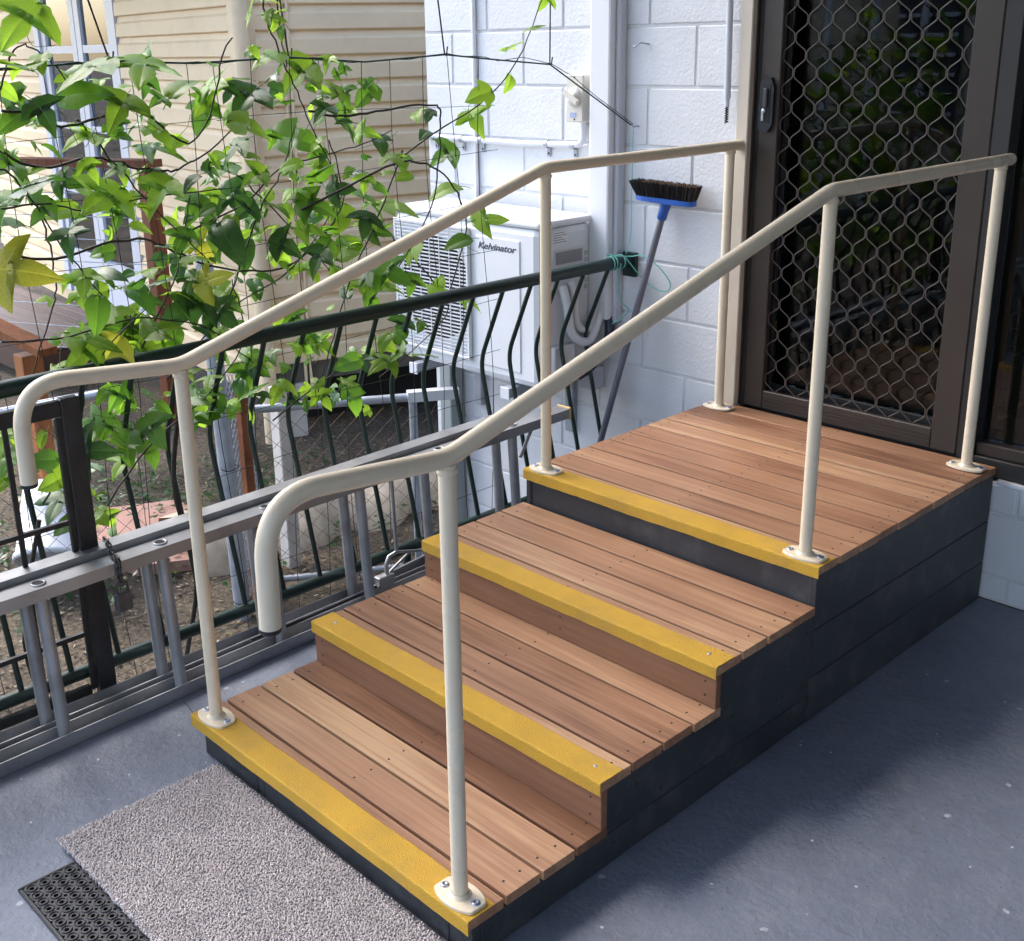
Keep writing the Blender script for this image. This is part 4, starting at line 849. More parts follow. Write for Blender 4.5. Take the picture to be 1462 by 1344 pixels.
for kind, seeds in ((0, 6), (1, 3), (2, 3)):
    for s_ in range(seeds): leaf_src.append((kind, leaf_mesh(kind, kind * 17 + s_)))
LM = {}
vine = thing('climbing_vine', 'leafy green lobed climbing vine trained over the trellis net', 'vine', (NX, 0.3, GZ))
rg = random.Random(21)
for i in range(60):   # unseen leaves added further along the net to shade the left floor
    LEAVES.append((NX + rg.uniform(-.06, .07), rg.uniform(-1.7, -0.3), rg.uniform(0.25, 1.75), rg.uniform(0.09, 0.15), rg.choice([0, 1, 1, 2])))
camdir = Vector((0.72, -0.5, 0.25))
for i, (x, y, z, s_, k) in enumerate(LEAVES):
    si = rg.choice([0, 1, 2, 3, 4, 5, 6, 7, 8, 0, 2, 4, 9, 10, 11] if k != 3 else [0, 1, 2, 3, 4, 5]) if s_ > 0.06 else rg.randrange(len(leaf_src))
    key = (si, k)
    if key not in LM:
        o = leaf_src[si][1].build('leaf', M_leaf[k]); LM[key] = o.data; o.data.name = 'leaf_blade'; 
        c0 = o.location.copy(); LM[(si, 'c')] = c0; bpy.data.objects.remove(o)
    o = bpy.data.objects.new('leaf', LM[key]); col.objects.link(o)
    nrm = (camdir * rg.uniform(0.25, 1.1) + Vector((rg.uniform(-.5, .5), rg.uniform(-.5, .5), rg.uniform(0.1, 0.9)))).normalized()
    if k == 0 and rg.random() < .5: nrm.z += 0.5; nrm.normalize()
    tip = Vector((rg.uniform(-.3, .5), rg.uniform(-.9, .9), rg.uniform(-1.1, 0.1)))
    tip = (tip - nrm * tip.dot(nrm)).normalized()
    xa = tip.cross(nrm).normalized()
    rot = Matrix((xa, tip, nrm)).transposed()
    o.rotation_euler = rot.to_euler(); o.scale = (s_ * rg.uniform(0.72, 0.9),) * 3
    o.location = (x, y, z); put(o, vine)
# the many smaller leaves of the tangle, past what can be told apart singly
for kk, cnt in ((0, 130), (1, 130), (2, 60)):
    fill = MB()
    for i in range(cnt):
        x, y, z, s_, k = LEAVES[rg.randrange(210)]
        if y > 1.0: continue
        p = Vector((NX + rg.uniform(-.07, .03), y + rg.uniform(-.09, .09), z + rg.uniform(-.08, .08)))
        L_ = rg.uniform(0.025, 0.06)
        nrm = (camdir * rg.uniform(0.0, 1.0) + Vector((rg.uniform(-.7, .7), rg.uniform(-.7, .7), rg.uniform(0.0, 0.9)))).normalized()
        tip = Vector((rg.uniform(-.4, .5), rg.uniform(-.9, .9), rg.uniform(-1.1, 0.4))); tip = (tip - nrm * tip.dot(nrm)).normalized(); xa = tip.cross(nrm)
        src = leaf_src[rg.randrange(len(leaf_src))][1]
        fill.add([p + (xa * v[0] + tip * (v[1] - .5) + nrm * v[2]) * L_ for v in src.v], src.f, True)
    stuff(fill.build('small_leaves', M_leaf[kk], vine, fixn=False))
for pl in STEMS:
    pts = spline(pl, 5); r0 = 0.0036 if len(pl) > 6 else 0.0026
    MB().tube([p + Vector((rg.uniform(-.003, .003),) * 3) for p in pts], [r0 * (1 - 0.45 * i / len(pts)) for i in range(len(pts))], 6).build('stem', M_stem, vine)
tn = MB()
for i in range(60):
    x, y, z, s_, k = LEAVES[rg.randrange(len(LEAVES))]
    a = Vector((x, y, z)); d = Vector((rg.uniform(-.02, .02), rg.uniform(-.08, .08), rg.uniform(-.06, .09)))
    c_ = Vector((rg.uniform(-.02, .02), rg.uniform(-.03, .03), rg.uniform(-.03, .03)))
    tn.tube(spline([a, a + d * .5 + c_, a + d, a + d * 1.25 - c_ * .6], 4), 0.0008, 4, cap=False)
stuff(tn.build('tendrils', M_stemg, vine))
# trunk of the vine, rooted in the soil behind the balustrade
MB().tube(spline([(NX - 0.05, 0.25, GZ - 0.02), (NX - 0.03, 0.23, -0.1), (NX, 0.28, 0.2), (NX + 0.01, 0.24, 0.5), (NX, 0.3, 0.75)], 5), 0.007, 8).build('stem', M_stem, vine)
MB().tube(spline([(NX - 0.06, -0.2, GZ - 0.02), (NX - 0.03, -0.16, -0.1), (NX, -0.2, 0.2), (NX, -0.12, 0.5)], 5), 0.006, 8).build('stem', M_stem, vine)
# ------------------------------------------------------------------ sliding screen door with diamond grille
DB, DT = 0.415, 2.08
dr = thing('screen_door', 'brown framed sliding security screen door with diamond grille at the landing', 'door', (0.46, 2.07, DB))
FY0, FY1 = 2.058, 2.083
MB().box(0.099, 0.168, FY0, FY1, DB, DT, 0.003).build('stile', M_brown, dr)
MB().box(0.748, 0.826, FY0, FY1, DB, DT, 0.003).build('stile', M_brown, dr)
br_ = MB().box(0.1685, 0.7475, FY0 + 0.001, FY1 - 0.001, DB, DB + 0.062, 0.003).build('bottom_rail', M_brown, dr)
for k in range(3): MB().box(0.17, 0.746, FY0 - 0.0012, FY0 + 0.004, DB + 0.018 + k * 0.011, DB + 0.022 + k * 0.011).build('rib', M_brown, br_)
MB().box(0.1685, 0.7475, FY0 + 0.001, FY1 - 0.001, DT - 0.07, DT, 0.003).build('top_rail', M_brown, dr)
px_, pz_ = 0.0397, 0.0505
zs0 = DB + 0.062
for i in range(15):
    xa, xb_ = 0.166 + i * px_, 0.166 + (i + 1) * px_
    if i == 14: xb_ = 0.7495
    pts = []
    r = 0
    while zs0 + r * pz_ < DT - 0.07 + pz_:
        zc = zs0 + r * pz_ - 0.012
        at_right = (r + i) % 2 == 0
        x = (xb_ - 0.0023) if at_right else (xa + 0.0023)
        xm = (xa + xb_) / 2
        bend = 0.0052 if at_right else -0.0052
        for dz, dx in ((-0.0165, -bend), (-0.0125, -bend * .3), (-0.0085, 0), (0.0085, 0), (0.0125, -bend * .3), (0.0165, -bend)):
            z = zc + dz
            if zs0 - 0.004 <= z <= DT - 0.066: pts.append((x + dx, 2.07, z))
        r += 1
    MB().tube(pts, 0.0022, 6).build('grille_bar', M_grille, dr)
lkp = MB(); lz0, lz1 = 1.302, 1.462
lkp.prism([(0.112, 2.058, lz0), (0.14, 2.058, lz0), (0.155, 2.058, lz0 + 0.022), (0.157, 2.058, lz1 - 0.03), (0.145, 2.058, lz1), (0.118, 2.058, lz1), (0.108, 2.058, lz1 - 0.02), (0.106, 2.058, lz0 + 0.02)], (0, -0.014, 0))
lk_ = lkp.build('lock_plate', mat('navy_black_plastic', (0.012, 0.014, 0.024), 0.3, 0.1), dr)
MB().box(0.117, 0.147, 2.0425, 2.0445, 1.33, 1.445, 0.001).build('recess', M_void, lk_)
MB().box(0.124, 0.139, 2.034, 2.0435, 1.375, 1.432, 0.003).build('latch_lever', mat('lever_grey', (0.05, 0.055, 0.07), 0.35), lk_)
MB().lathe((0.127, 2.0425, 1.365), (0, -1, 0), [(0.0075, 0), (0.0075, 0.005), (0.005, 0.006), (0, 0.006)], 12).build('key_barrel', M_zinc, lk_)
MB().box(0.122, 0.13, 2.034, 2.0365, 1.335, 1.366, 0.001).build('key', M_zinc, lk_)
# glass leaf behind the screen
gl = thing('glass_door', 'dark glazed sliding door leaf behind the diamond grille', 'door', (0.46, 2.14, DB))
MB().box(0.099, 0.15, 2.125, 2.15, DB, DT, 0.002).build('stile', M_dframe, gl)
MB().box(0.775, 0.826, 2.125, 2.15, DB, DT, 0.002).build('stile', M_dframe, gl)
MB().box(0.1505, 0.7745, 2.126, 2.149, DB, DB + 0.07, 0.002).build('bottom_rail', M_dframe, gl)
MB().box(0.1505, 0.7745, 2.135, 2.141, DB + 0.0705, DT).build('pane', M_glass, gl)
# frame round both openings
df = thing('door_frame', 'dark bronze outer frame and track of the sliding door and window', 'door frame', (0.46, 2.15, DB))
MB().box(0.0795, 0.0985, 2.062, 2.2, 0.39, 2.098, 0.002).build('jamb', M_dframe, df)
MB().box(0.0795, 0.084, 2.052, 2.0615, 0.414, 2.098).build('flange', M_brown, df)
MB().box(0.8265, 0.876, 2.06, 2.2, 0.39, 2.098, 0.002).build('jamb', M_dframe, df)
MB().box(0.099, 0.826, 2.084, 2.2, 0.37, 0.412, 0.002).build('track', M_dframe, df)
MB().box(0.099, 4.6, 2.06, 2.2, 2.081, 2.098).build('head', M_dframe, df)
jt = MB().box(0.036, 0.079, 2.03, 2.2, 0.38, 2.42, 0.003).build('door_trim', M_creamwood)
tag(jt, 'cream painted timber trim post between the block wall and the screen door', 'trim')
fw = thing('fixed_window', 'fixed dark framed window pane right of the screen door', 'window', (1.8, 2.12, 0.38))
MB().box(0.8765, 4.6, 2.062, 2.2, 0.372, 0.425, 0.003).build('bottom_frame', M_dframe, fw)
MB().box(0.8765, 4.6, 2.075, 2.14, 0.4255, 0.462, 0.003).build('bead', M_brown, fw)
MB().box(0.8765, 4.6, 2.11, 2.116, 0.4625, 2.08).build('pane', M_glass, fw)
MB().box(0.958, 4.6, 2.044, 2.061, 0.361, 0.3715, 0.001).build('sill', M_pvc, fw)

# ------------------------------------------------------------------ outdoor air conditioner
AX0, AX1, AY0, AY1, AZ0, AZ1 = -1.30, -0.525, 1.72, 2.0, 0.405, 1.0
ac = thing('air_conditioner', 'white outdoor air conditioner unit on wall brackets behind the balustrade', 'air conditioner', (-0.9, 1.86, AZ0))
FYa = AY0 + 0.006
MB().box(AX0, AX1, FYa, AY1, AZ0, AZ1 - 0.022, 0.028).build('casing', M_acwhite, ac)
MB().box(AX0 - 0.004, AX1 + 0.004, FYa - 0.004, AY1 + 0.004, AZ1 - 0.026, AZ1, 0.01).build('lid', M_acwhite, ac)
# fan opening: flat black disc painted as the dark of the well, behind a slatted guard
gx0, gx1, gz0, gz1 = -1.285, -0.868, 0.462, 0.955
fcx, fcz = (gx0 + gx1) / 2 + 0.015, (gz0 + gz1) / 2
MB().box(gx0 + 0.004, gx1 - 0.004, FYa - 0.0035, FYa - 0.0008, gz0 + 0.004, gz1 - 0.004).build('guard_back', M_acwhite, ac)
MB().lathe((fcx, FYa - 0.0038, fcz), (0, -1, 0), [(0.0, 0), (0.196, 0)], 40).build('fan_well_dark_disc', M_void, ac)
guard = MB().box(gx0, gx1, FYa - 0.019, FYa - 0.008, gz1 - 0.012, gz1, 0.002)
guard.box(gx0, gx1, FYa - 0.019, FYa - 0.008, gz0, gz0 + 0.012, 0.002); guard.box(gx0, gx0 + 0.012, FYa - 0.018, FYa - 0.008, gz0 + .012, gz1 - .012, 0.002); guard.box(gx1 - 0.012, gx1, FYa - 0.018, FYa - 0.001, gz0 + .012, gz1 - .012, 0.002)
gd = guard.build('fan_guard', M_acwhite, ac)
ns = 34
sl = MB().box(gx0 + 0.012, gx1 - 0.012, FYa - 0.017, FYa - 0.0105, -0.0022, 0.0022).build('slat', M_acwhite)
for k in range(ns):
    share(sl, 'slat', ((gx0 + gx1) / 2, FYa - 0.0137, gz0 + 0.018 + (gz1 - gz0 - 0.036) * k / (ns - 1)), gd)
bpy.data.objects.remove(sl)
for k in range(7): MB().box(gx0 + 0.04 + k * 0.055, gx0 + 0.0435 + k * 0.055, FYa - 0.0185, FYa - 0.0172, gz0 + 0.012, gz1 - 0.012).build('guard_strut', M_acwhite, gd)
# front service panel with raised rim
px0, px1 = -0.838, -0.615
pz0, pz1 = 0.455, 0.93
MB().box(px0, px1, FYa - 0.004, FYa + 0.004, pz0, pz1, 0.003).build('front_panel', M_acwhite, ac)
fc = bpy.data.curves.new('lettering', 'FONT'); fc.body = 'Kelvinator'; fc.size = 0.041; fc.shear = 0.28; fc.extrude = 0.0004; fc.offset = 0.0006; fc.space_character = 0.98
tmp = bpy.data.objects.new('tmp', fc); col.objects.link(tmp)
dg = bpy.context.evaluated_depsgraph_get(); me = bpy.data.meshes.new_from_object(tmp.evaluated_get(dg)); bpy.data.objects.remove(tmp)
wmax = max(v.co.x for v in me.vertices); s_ = 0.196 / wmax
me.transform(Matrix.Diagonal((s_, 0.82, 1, 1)))
tx = bpy.data.objects.new('lettering', me); col.objects.link(tx); me.materials.clear(); me.materials.append(mat('dark_print', (0.06, 0.07, 0.1), 0.5))
tx.rotation_euler = (R(90), 0, 0); tx.location = (px0 + 0.012, FYa - 0.0047, pz1 - 0.045); put(tx, ac)
# right end: painted handle recess shade, stickers, valve cover
MB().box(AX1 - 0.004, AX1 + 0.003, AY0 + 0.075, AY1 - 0.05, 0.79, 0.9, 0.004).build('side_handle', M_acgrey, ac)
MB().box(AX1 + 0.0031, AX1 + 0.0038, AY0 + 0.085, AY1 - 0.06, 0.845, 0.888).build('handle_recess_shade', mat('recess_shadow_grey', (0.3, 0.31, 0.33), 0.6), ac)
stk = MB().box(AX1 + 0.0004, AX1 + 0.0012, AY0 + 0.07, AY0 + 0.15, 0.915, 0.962).build('sticker', mat('sticker_paper', (0.8, 0.8, 0.8), 0.6), ac)
for k in range(5): MB().box(AX1 + 0.0012, AX1 + 0.0016, AY0 + 0.076, AY0 + 0.144 - (k % 3) * 0.012, 0.921 + k * 0.008, 0.9235 + k * 0.008).build('print_line', mat('grey_print', (0.25, 0.25, 0.27), 0.6), stk)
for k in range(6): MB().box(AX1 + 0.0004, AX1 + 0.001, AY1 - 0.045, AY1 - 0.028, 0.74 + k * 0.024, 0.757 + k * 0.024).build('symbol', mat('pale_print', (0.5, 0.51, 0.53), 0.6), ac)
MB().box(AX1 + 0.0005, AX1 + 0.03, AY0 + 0.05, AY0 + 0.16, 0.42, 0.56, 0.006).build('valve_cover', M_acgrey, ac)
for pth, r in (([(AX1 + 0.012, 1.83, 0.77), (AX1 + 0.035, 1.83, 0.7), (AX1 + 0.04, 1.85, 0.6), (AX1 + 0.045, 1.92, 0.56), (AX1 + 0.045, 1.97, 0.6), (AX1 + 0.045, 2.02, 0.72)], 0.016),
               ([(AX1 + 0.012, 1.87, 0.78), (AX1 + 0.03, 1.875, 0.72), (AX1 + 0.03, 1.885, 0.63), (AX1 + 0.03, 1.94, 0.6), (AX1 + 0.03, 1.985, 0.65), (AX1 + 0.03, 2.03, 0.76)], 0.014)):
    MB().tube(spline(pth, 6), r, 12).build('insulated_pipe', M_pvc, ac)
MB().tube(spline([(AX1 + 0.02, 1.9, 0.43), (AX1 + 0.05, 1.95, 0.47), (AX1 + 0.08, 2.0, 0.56), (-0.465, 2.02, 0.66)], 6), 0.018, 12).build('drain_hose', mat('navy_hose', (0.02, 0.022, 0.05), 0.4), ac)
for x in (-1.17, -0.66):
    b_ = MB().box(x - 0.02, x + 0.02, 1.69, 2.045, AZ0 - 0.04, AZ0 - 0.004, 0.002).build('bracket', M_galv, ac)
    MB().box(x - 0.02, x + 0.02, 2.025, 2.046, AZ0 - 0.25, AZ0 - 0.0405, 0.002).build('bracket_leg', M_galv, b_)
    MB().box(x - 0.022, x + 0.022, 1.683, 1.6895, AZ0 - 0.045, AZ0 - 0.002, 0.001).build('bracket_cap', M_pvc, b_)
isl = MB().box(-0.56, -0.5, 1.975, 2.046, 0.36, 0.44, 0.005).build('junction_box', M_pvcgrey)
tag(isl, 'small pale junction box low on the wall beside the air conditioner pipes', 'junction box')

# ------------------------------------------------------------------ duct, conduit, isolator
du = thing('pipe_duct', 'tall white pipe duct cover running up the block wall beside the air conditioner', 'duct', (-0.485, 2.02, 0.62))
MB().box(-0.536, -0.443, 1.985, 2.049, 0.63, 2.42, 0.008).build('cover', M_pvc, du)
MB().box(-0.4425, -0.424, 2.012, 2.049, 0.62, 2.42, 0.003).build('edge_strip', M_pvcgrey, du)
MB().tube([(-0.552, 2.035, 0.6), (-0.552, 2.035, 2.42)], 0.0085, 10).build('cable_conduit', M_pvc, du)
cd = thing('conduit', 'white horizontal electrical conduit clipped to the wall above the air conditioner', 'conduit', (-1.0, 2.03, 1.22))
MB().tube(fillet([(-1.46, 2.034, 1.232), (-1.1, 2.034, 1.225), (-0.9, 2.034, 1.224), (-0.605, 2.034, 1.232), (-0.6, 2.034, 1.315)], [0.3, 0.3, 0.035], 8), 0.011, 12).build('pipe', M_pvc, cd)
for x in (-1.4, -1.24, -1.13, -0.78, -0.65):
    s_ = MB(); s_.lathe((x - 0.008, 2.034, 1.2275), (1, 0, 0), [(0.0135, 0), (0.0135, 0.016)], 14)
    s_.box(x - 0.008, x + 0.008, 2.043, 2.048, 1.183, 1.216, 0.001); sd_ = s_.build('saddle_clip', M_galv, cd)
    MB().lathe((x, 2.043, 1.194), (0, -1, 0), [(0.004, 0), (0.0035, 0.002), (0, 0.0022)], 8).build('screw', M_screw, sd_)
vc = MB().tube([(-1.165, 2.041, 0.95), (-1.165, 2.041, 2.42)], 0.009, 10).build('vertical_conduit', M_pvc)
tag(vc, 'thin white vertical conduit on the wall behind the air conditioner', 'conduit')
sb = thing('isolator_switch', 'cream electrical isolator switch box with diagonal rotary handle on the wall', 'switch', (-0.6, 2.02, 1.39))
MB().box(-0.642, -0.562, 1.985, 2.049, 1.312, 1.472, 0.004).build('box', mat('cream_plastic', (0.66, 0.64, 0.57), 0.45, 0.03), sb)
MB().lathe((-0.602, 1.985, 1.397), (0, -1, 0), [(0.033, 0), (0.032, 0.006), (0.018, 0.007), (0.017, 0.014), (0, 0.014)], 20).build('dial', MATS['cream_plastic'], sb)
d1 = Vector((0.8, 0, -0.45)).normalized(); MB().obox((-0.602, 1.965, 1.397), d1, (0, 1, 0), d1.cross(Vector((0, 1, 0))), 0.036, 0.007, 0.008).build('handle', MATS['cream_plastic'], sb)
MB().box(-0.622, -0.594, 1.9838, 1.9846, 1.328, 1.345).build('sticker', mat('blue_sticker', (0.35, 0.42, 0.62), 0.5), sb)
for z in (1.322, 1.462): MB().lathe((-0.602, 1.9855, z), (0, -1, 0), [(0.004, 0), (0.0035, 0.0012), (0, 0.0014)], 8).build('screw', M_screw, sb)
# grey pipe low on the white wall
gp = MB().box(-1.345, -1.275, 1.97, 2.047, GZ + 0.003, 0.36, 0.006).build('downpipe', mat('green_grey_pipe', (0.3, 0.34, 0.34), 0.4, 0.06))
tag(gp, 'green grey rectangular downpipe on the white wall below the air conditioner', 'downpipe')
fg = thing('drain_fitting', 'white plastic drain fitting at the foot of the white wall', 'drain', (-1.08, 1.9, GZ))
MB().lathe((-1.08, 1.88, GZ), (0, 0, 1), [(0.07, 0), (0.07, 0.03), (0.05, 0.04), (0.045, 0.12), (0.055, 0.13), (0.03, 0.14), (0, 0.14)], 20).build('body', M_pvc, fg)
# blind wand hanging from above beside the door trim
bwn = thing('blind_wand', 'white blind wand with dark spiral end hanging beside the door trim', 'wand', (-0.01, 2.02, 1.3))
MB().tube([(-0.012, 2.022, 2.41), (0.004, 2.024, 1.40)], 0.0105, 12).build('tube', M_pvcgrey, bwn)
MB().tube([(0.004, 2.024, 1.40), (0.004, 2.024, 1.375)], 0.0075, 10).build('tip', M_pvcgrey, bwn)
MB().tube([(0.004 + 0.005 * math.cos(k * 1.2), 2.024 + 0.005 * math.sin(k * 1.2), 1.375 - k * 0.0014) for k in range(36)], 0.0022, 6).build('spiral', M_screw, bwn)
# ------------------------------------------------------------------ neighbouring house
K = Vector((-3.03, 2.24, 0)); dL = Vector((-0.99048, 0.13764, 0)); dR = Vector((0.29392, 0.95583, 0)); UP = Vector((0, 0, 1))
nL = Vector((-0.13764, -0.99048, 0)); nR = Vector((0.95583, -0.29392, 0))
hs = thing('neighbour_house', 'cream weatherboard house with white french doors behind the vine', 'house', (-4.2, 2.6, GZ))
PB = 0.1235
def clad(d, nrm, s0, s1, z0, z1):
    """one lapped board: thin at the top, butt edge proud at the bottom, shallow groove two thirds up"""
    prof = [(0.0, z0), (0.026, z0), (0.029, z0 + 0.005), (0.026, z0 + PB * 0.62), (0.016, z0 + PB * 0.72), (0.006, z1 + 0.004), (0.0, z1 + 0.004)]
    mb = MB(); a = [K + d * s0 + nrm * o + UP * z for o, z in prof]
    mb.prism(a, d * (s1 - s0)); return mb.build('weatherboard', M_cladL, hs)
z = -0.06
zb = [z + k * PB for k in range(22)]
for z0 in zb:
    clad(dR, nR, 0.03, 2.6, z0, z0 + PB)
for k in range(26):
    z0 = -0.185 + k * PB
    clad(dL, nL, 0.17, 1.86, z0, z0 + PB)
    clad(dL, nL, 3.68, 5.6, z0, z0 + PB)
def wbox(d, nrm, s0, s1, o0, o1, z0, z1, name, m_, parent=hs):
    c = K + d * ((s0 + s1) / 2) + nrm * ((o0 + o1) / 2) + UP * ((z0 + z1) / 2)
    return MB().obox(c, d, nrm, UP, (s1 - s0) / 2, abs(o1 - o0) / 2, (z1 - z0) / 2).build(name, m_, parent)
wbox(dR, nR, 0.012, 2.6, -0.1, -0.001, -0.1, 3.0, 'wall_core', M_cladL)
wbox(dL, nL, 0.1, 1.9, -0.1, -0.001, -0.3, 3.0, 'wall_core', M_cladL)
wbox(dL, nL, 3.64, 5.6, -0.1, -0.001, -0.3, 3.0, 'wall_core', M_cladL)
wbox(dL, nL, 0.0, 0.075, -0.02, 0.045, -0.2, 3.0, 'corner_board', M_cladL)
wbox(dL, nL, 0.115, 0.165, -0.01, 0.03, -0.2, 3.0, 'corner_board', M_cladL)
wbox(dR, nR, -0.03, 0.03, -0.02, 0.03, -0.1, 3.0, 'corner_board', M_cladL)
MB().tube([K + nR * 0.06 + nL * 0.045 + dL * 0.02 + UP * GZ, K + nR * 0.06 + nL * 0.045 + dL * 0.02 + UP * 3.0], 0.043, 16).build('downpipe', M_cladL, hs)
for s in (0.17, 0.2): MB().tube([K + dR * s + nR * 0.03 + UP * -0.25, K + dR * s + nR * 0.03 + UP * 3.0], 0.009, 8).build('conduit', M_cladL, hs)
wbox(dR, nR, 0.0, 2.6, -0.02, 0.006, -0.17, -0.062, 'skirting', mat('weathered_skirting', (0.12, 0.11, 0.095), 0.8, 0.2, 10))
wbox(dR, nR, 0.2, 2.6, -0.34, -0.28, GZ, -0.1, 'underfloor_shade_board', M_void)  # black board: the shade under the house put into its colour
wbox(dR, nR, 0.0, 2.6, -1.6, -0.12, -0.1, -0.05, 'floor_frame', M_void)
wbox(dR, nR, 0.06, 0.16, -0.06, 0.03, GZ + 0.002, -0.175, 'stump', mat('white_stump', (0.6, 0.57, 0.53), 0.7, 0.1, 9))
# roof: eave board and sloping sheet
rf = MB(); P0 = K + nL * 0.4 + nR * 0.4
rf.prism([K - dL * 0.5 + nL * 0.35 + UP * 3.0, K + dL * 5.8 + nL * 0.35 + UP * 3.0, K + dL * 5.8 - nL * 2.5 + UP * 3.9, K + dR * 3.0 + nR * 0.35 + UP * 3.9, K + dR * 3.0 + nR * 0.35 + UP * 3.0], (0, 0, 0.06))
rf.build('roof', mat('metal_roof', (0.35, 0.36, 0.36), 0.4, 0.05), hs)
wbox(dL, nL, 0.3, 5.6, 0.03, 1.7, 2.62, 2.7, 'shade_awning', MATS['metal_roof'])  # unseen cover added to shade the french doors and left cladding
# french doors
def fdoor(s0, s1):
    fr = wbox(dL, nL, s0, s1, -0.06, -0.055, -0.18, 2.2, 'french_door', mat('net_curtain', (0.55, 0.6, 0.68), 0.8, 0.08, 14))
    st_ = 0.1
    wbox(dL, nL, s0, s0 + st_, -0.03, 0.012, -0.18, 2.2, 'stile', M_doorwhite, fr); wbox(dL, nL, s1 - st_, s1, -0.03, 0.012, -0.18, 2.2, 'stile', M_doorwhite, fr)
    for za, zz in ((-0.18, 0.16), (0.60, 0.64), (1.06, 1.10), (1.58, 1.63), (2.1, 2.2)): wbox(dL, nL, s0 + st_, s1 - st_, -0.026, 0.008, za, zz, 'glazing_rail', M_doorwhite, fr)
    for za, zz in ((0.16, 0.60), (0.64, 1.06), (1.10, 1.58), (1.63, 2.1)): wbox(dL, nL, s0 + st_, s1 - st_, -0.012, -0.008, za, zz, 'pane', M_pane, fr)
fdoor(1.97, 2.72); fdoor(2.735, 3.55)
wbox(dL, nL, 1.87, 1.965, -0.04, 0.03, -0.19, 2.3, 'door_jamb', M_doorwhite); wbox(dL, nL, 3.555, 3.67, -0.04, 0.03, -0.19, 2.3, 'door_jamb', M_doorwhite)
wbox(dL, nL, 1.97, 3.55, -0.04, 0.02, 2.202, 3.0, 'door_head', M_cladL)

# ------------------------------------------------------------------ neighbour's deck
DZ = -0.2
dk = thing('neighbour_deck', 'dark brown timber deck in front of the french doors', 'deck', (-5.5, 2.0, GZ))
dx1 = -4.86
for k in range(8):
    y0 = 1.7 + k * 0.098
    o = MB().box(-7.2, dx1 - 0.002 * (k % 2), y0, y0 + 0.092, DZ - 0.025, DZ, 0.003).build('deck_board', M_deckbrown, dk)
MB().box(-7.2, dx1 - 0.022, 1.705, 1.73, DZ - 0.2, DZ - 0.0255, 0.002).build('fascia', M_deckbrown, dk)
MB().box(dx1 - 0.02, dx1 + 0.005, 1.705, 2.48, DZ - 0.2, DZ - 0.0255, 0.002).build('fascia', M_deckbrown, dk)
rlx = thing('deck_railing', 'red brown timber railing on the neighbouring deck behind the vine', 'railing', (-4.8, 2.3, DZ))
PR = Vector((-3.74, 1.99, 1.0)); QR = Vector((-5.9, 0.9, 1.0)); dq = (QR - PR).normalized(); nq = dq.cross(UP)
MB().box(PR.x - 0.045, PR.x + 0.045, PR.y - 0.045, PR.y + 0.045, GZ, 0.978, 0.004).build('post', M_redwood, rlx)
MB().obox((PR + QR) / 2 + UP * 0.0, dq, nq, UP, (QR - PR).length / 2 + 0.06, 0.055, 0.021).build('top_rail', M_redwood, rlx)
for k in range(8): MB().tube([PR + UP * (-1.08 + k * 0.13), QR + UP * (-1.08 + k * 0.13)], 0.003, 6).build('cable', M_galv, rlx)
M_orange = wood('orange_timber', [(0.16, 0.055, 0.02), (0.28, 0.1, 0.035), (0.36, 0.14, 0.05)], 2, 0.55)
sp = thing('stair_post', 'orange brown timber stair post with sloping rail at the deck corner', 'post', (-3.9, 1.3, GZ))
cpos = Vector((-4.2, 1.37, 0))
MB().box(cpos.x - 0.06, cpos.x + 0.06, cpos.y - 0.06, cpos.y + 0.06, GZ, -0.03, 0.004).build('post', M_orange, sp)
ra, rb = Vector((-3.98, 1.40, 0.012)), Vector((-4.9, 1.17, 0.225)); dd = (rb - ra).normalized(); ss = dd.cross(UP).normalized()
MB().obox((ra + rb) / 2, dd, ss, ss.cross(dd), (rb - ra).length / 2, 0.06, 0.022).build('sloping_rail', M_orange, sp)
pst2 = MB().box(-2.37, -2.3, 0.62, 0.69, GZ, 0.3, 0.004).build('fence_post', M_orange); tag(pst2, 'short orange brown timber post behind the black gate panel', 'post')

# ------------------------------------------------------------------ chain-link fence
cf = thing('chain_link_fence', 'low galvanised chain link fence between the verandah and the neighbour', 'fence', (-1.25, 1.35, GZ))
A1 = Vector((-1.445, 1.078, 0)); B1 = Vector((-1.06, 1.70, 0)); dF = (B1 - A1).normalized(); LF = (B1 - A1).length
TZf, BZf = 0.29, -0.42
MB().tube(fillet([A1 + UP * GZ, A1 + UP * TZf, B1 + UP * TZf], [0.03], 5), 0.0165, 12).build('top_rail', M_galv, cf)
MB().tube([A1 + UP * BZf, B1 + UP * BZf], 0.013, 10).build('bottom_rail', M_galv, cf)
MB().tube([B1 - dF * 0.09 + UP * GZ, B1 - dF * 0.09 + UP * (TZf - 0.02)], 0.016, 10).build('post', M_galv, cf)
MB().obox(B1 - dF * 0.01 + UP * (TZf + 0.004), dF, dF.cross(UP), UP, 0.1, 0.022, 0.02).build('end_clamp', M_pvc, cf)
def chain(o, d, L, z0, z1, w=0.075, h=0.075, r=0.0014, m_=M_rust):
    mb = MB(); n = int(L / (w / 2)) + 1; rows = int((z1 - z0) / (h / 2))
    for i in range(-1, n):
        pts = []
        for k in range(rows + 1):
            s = (i + ((k + i) % 2)) * w / 2
            s = min(max(s, 0), L)
            off = 0.0022 * (1 if (k + i) % 2 else -1)
            pts.append(o + d * s + d.cross(UP) * off + UP * (z0 + k * h / 2))
        if (pts[0] - pts[1]).length > 0.0: mb.tube(pts, r, 4, cap=False, smooth=False)
    return mb
stuff(chain(A1, dF, LF, BZf, TZf).build('wire_mesh', mat('rusty_wire', (0.1, 0.055, 0.04), 0.7, 0.4, 30), cf))
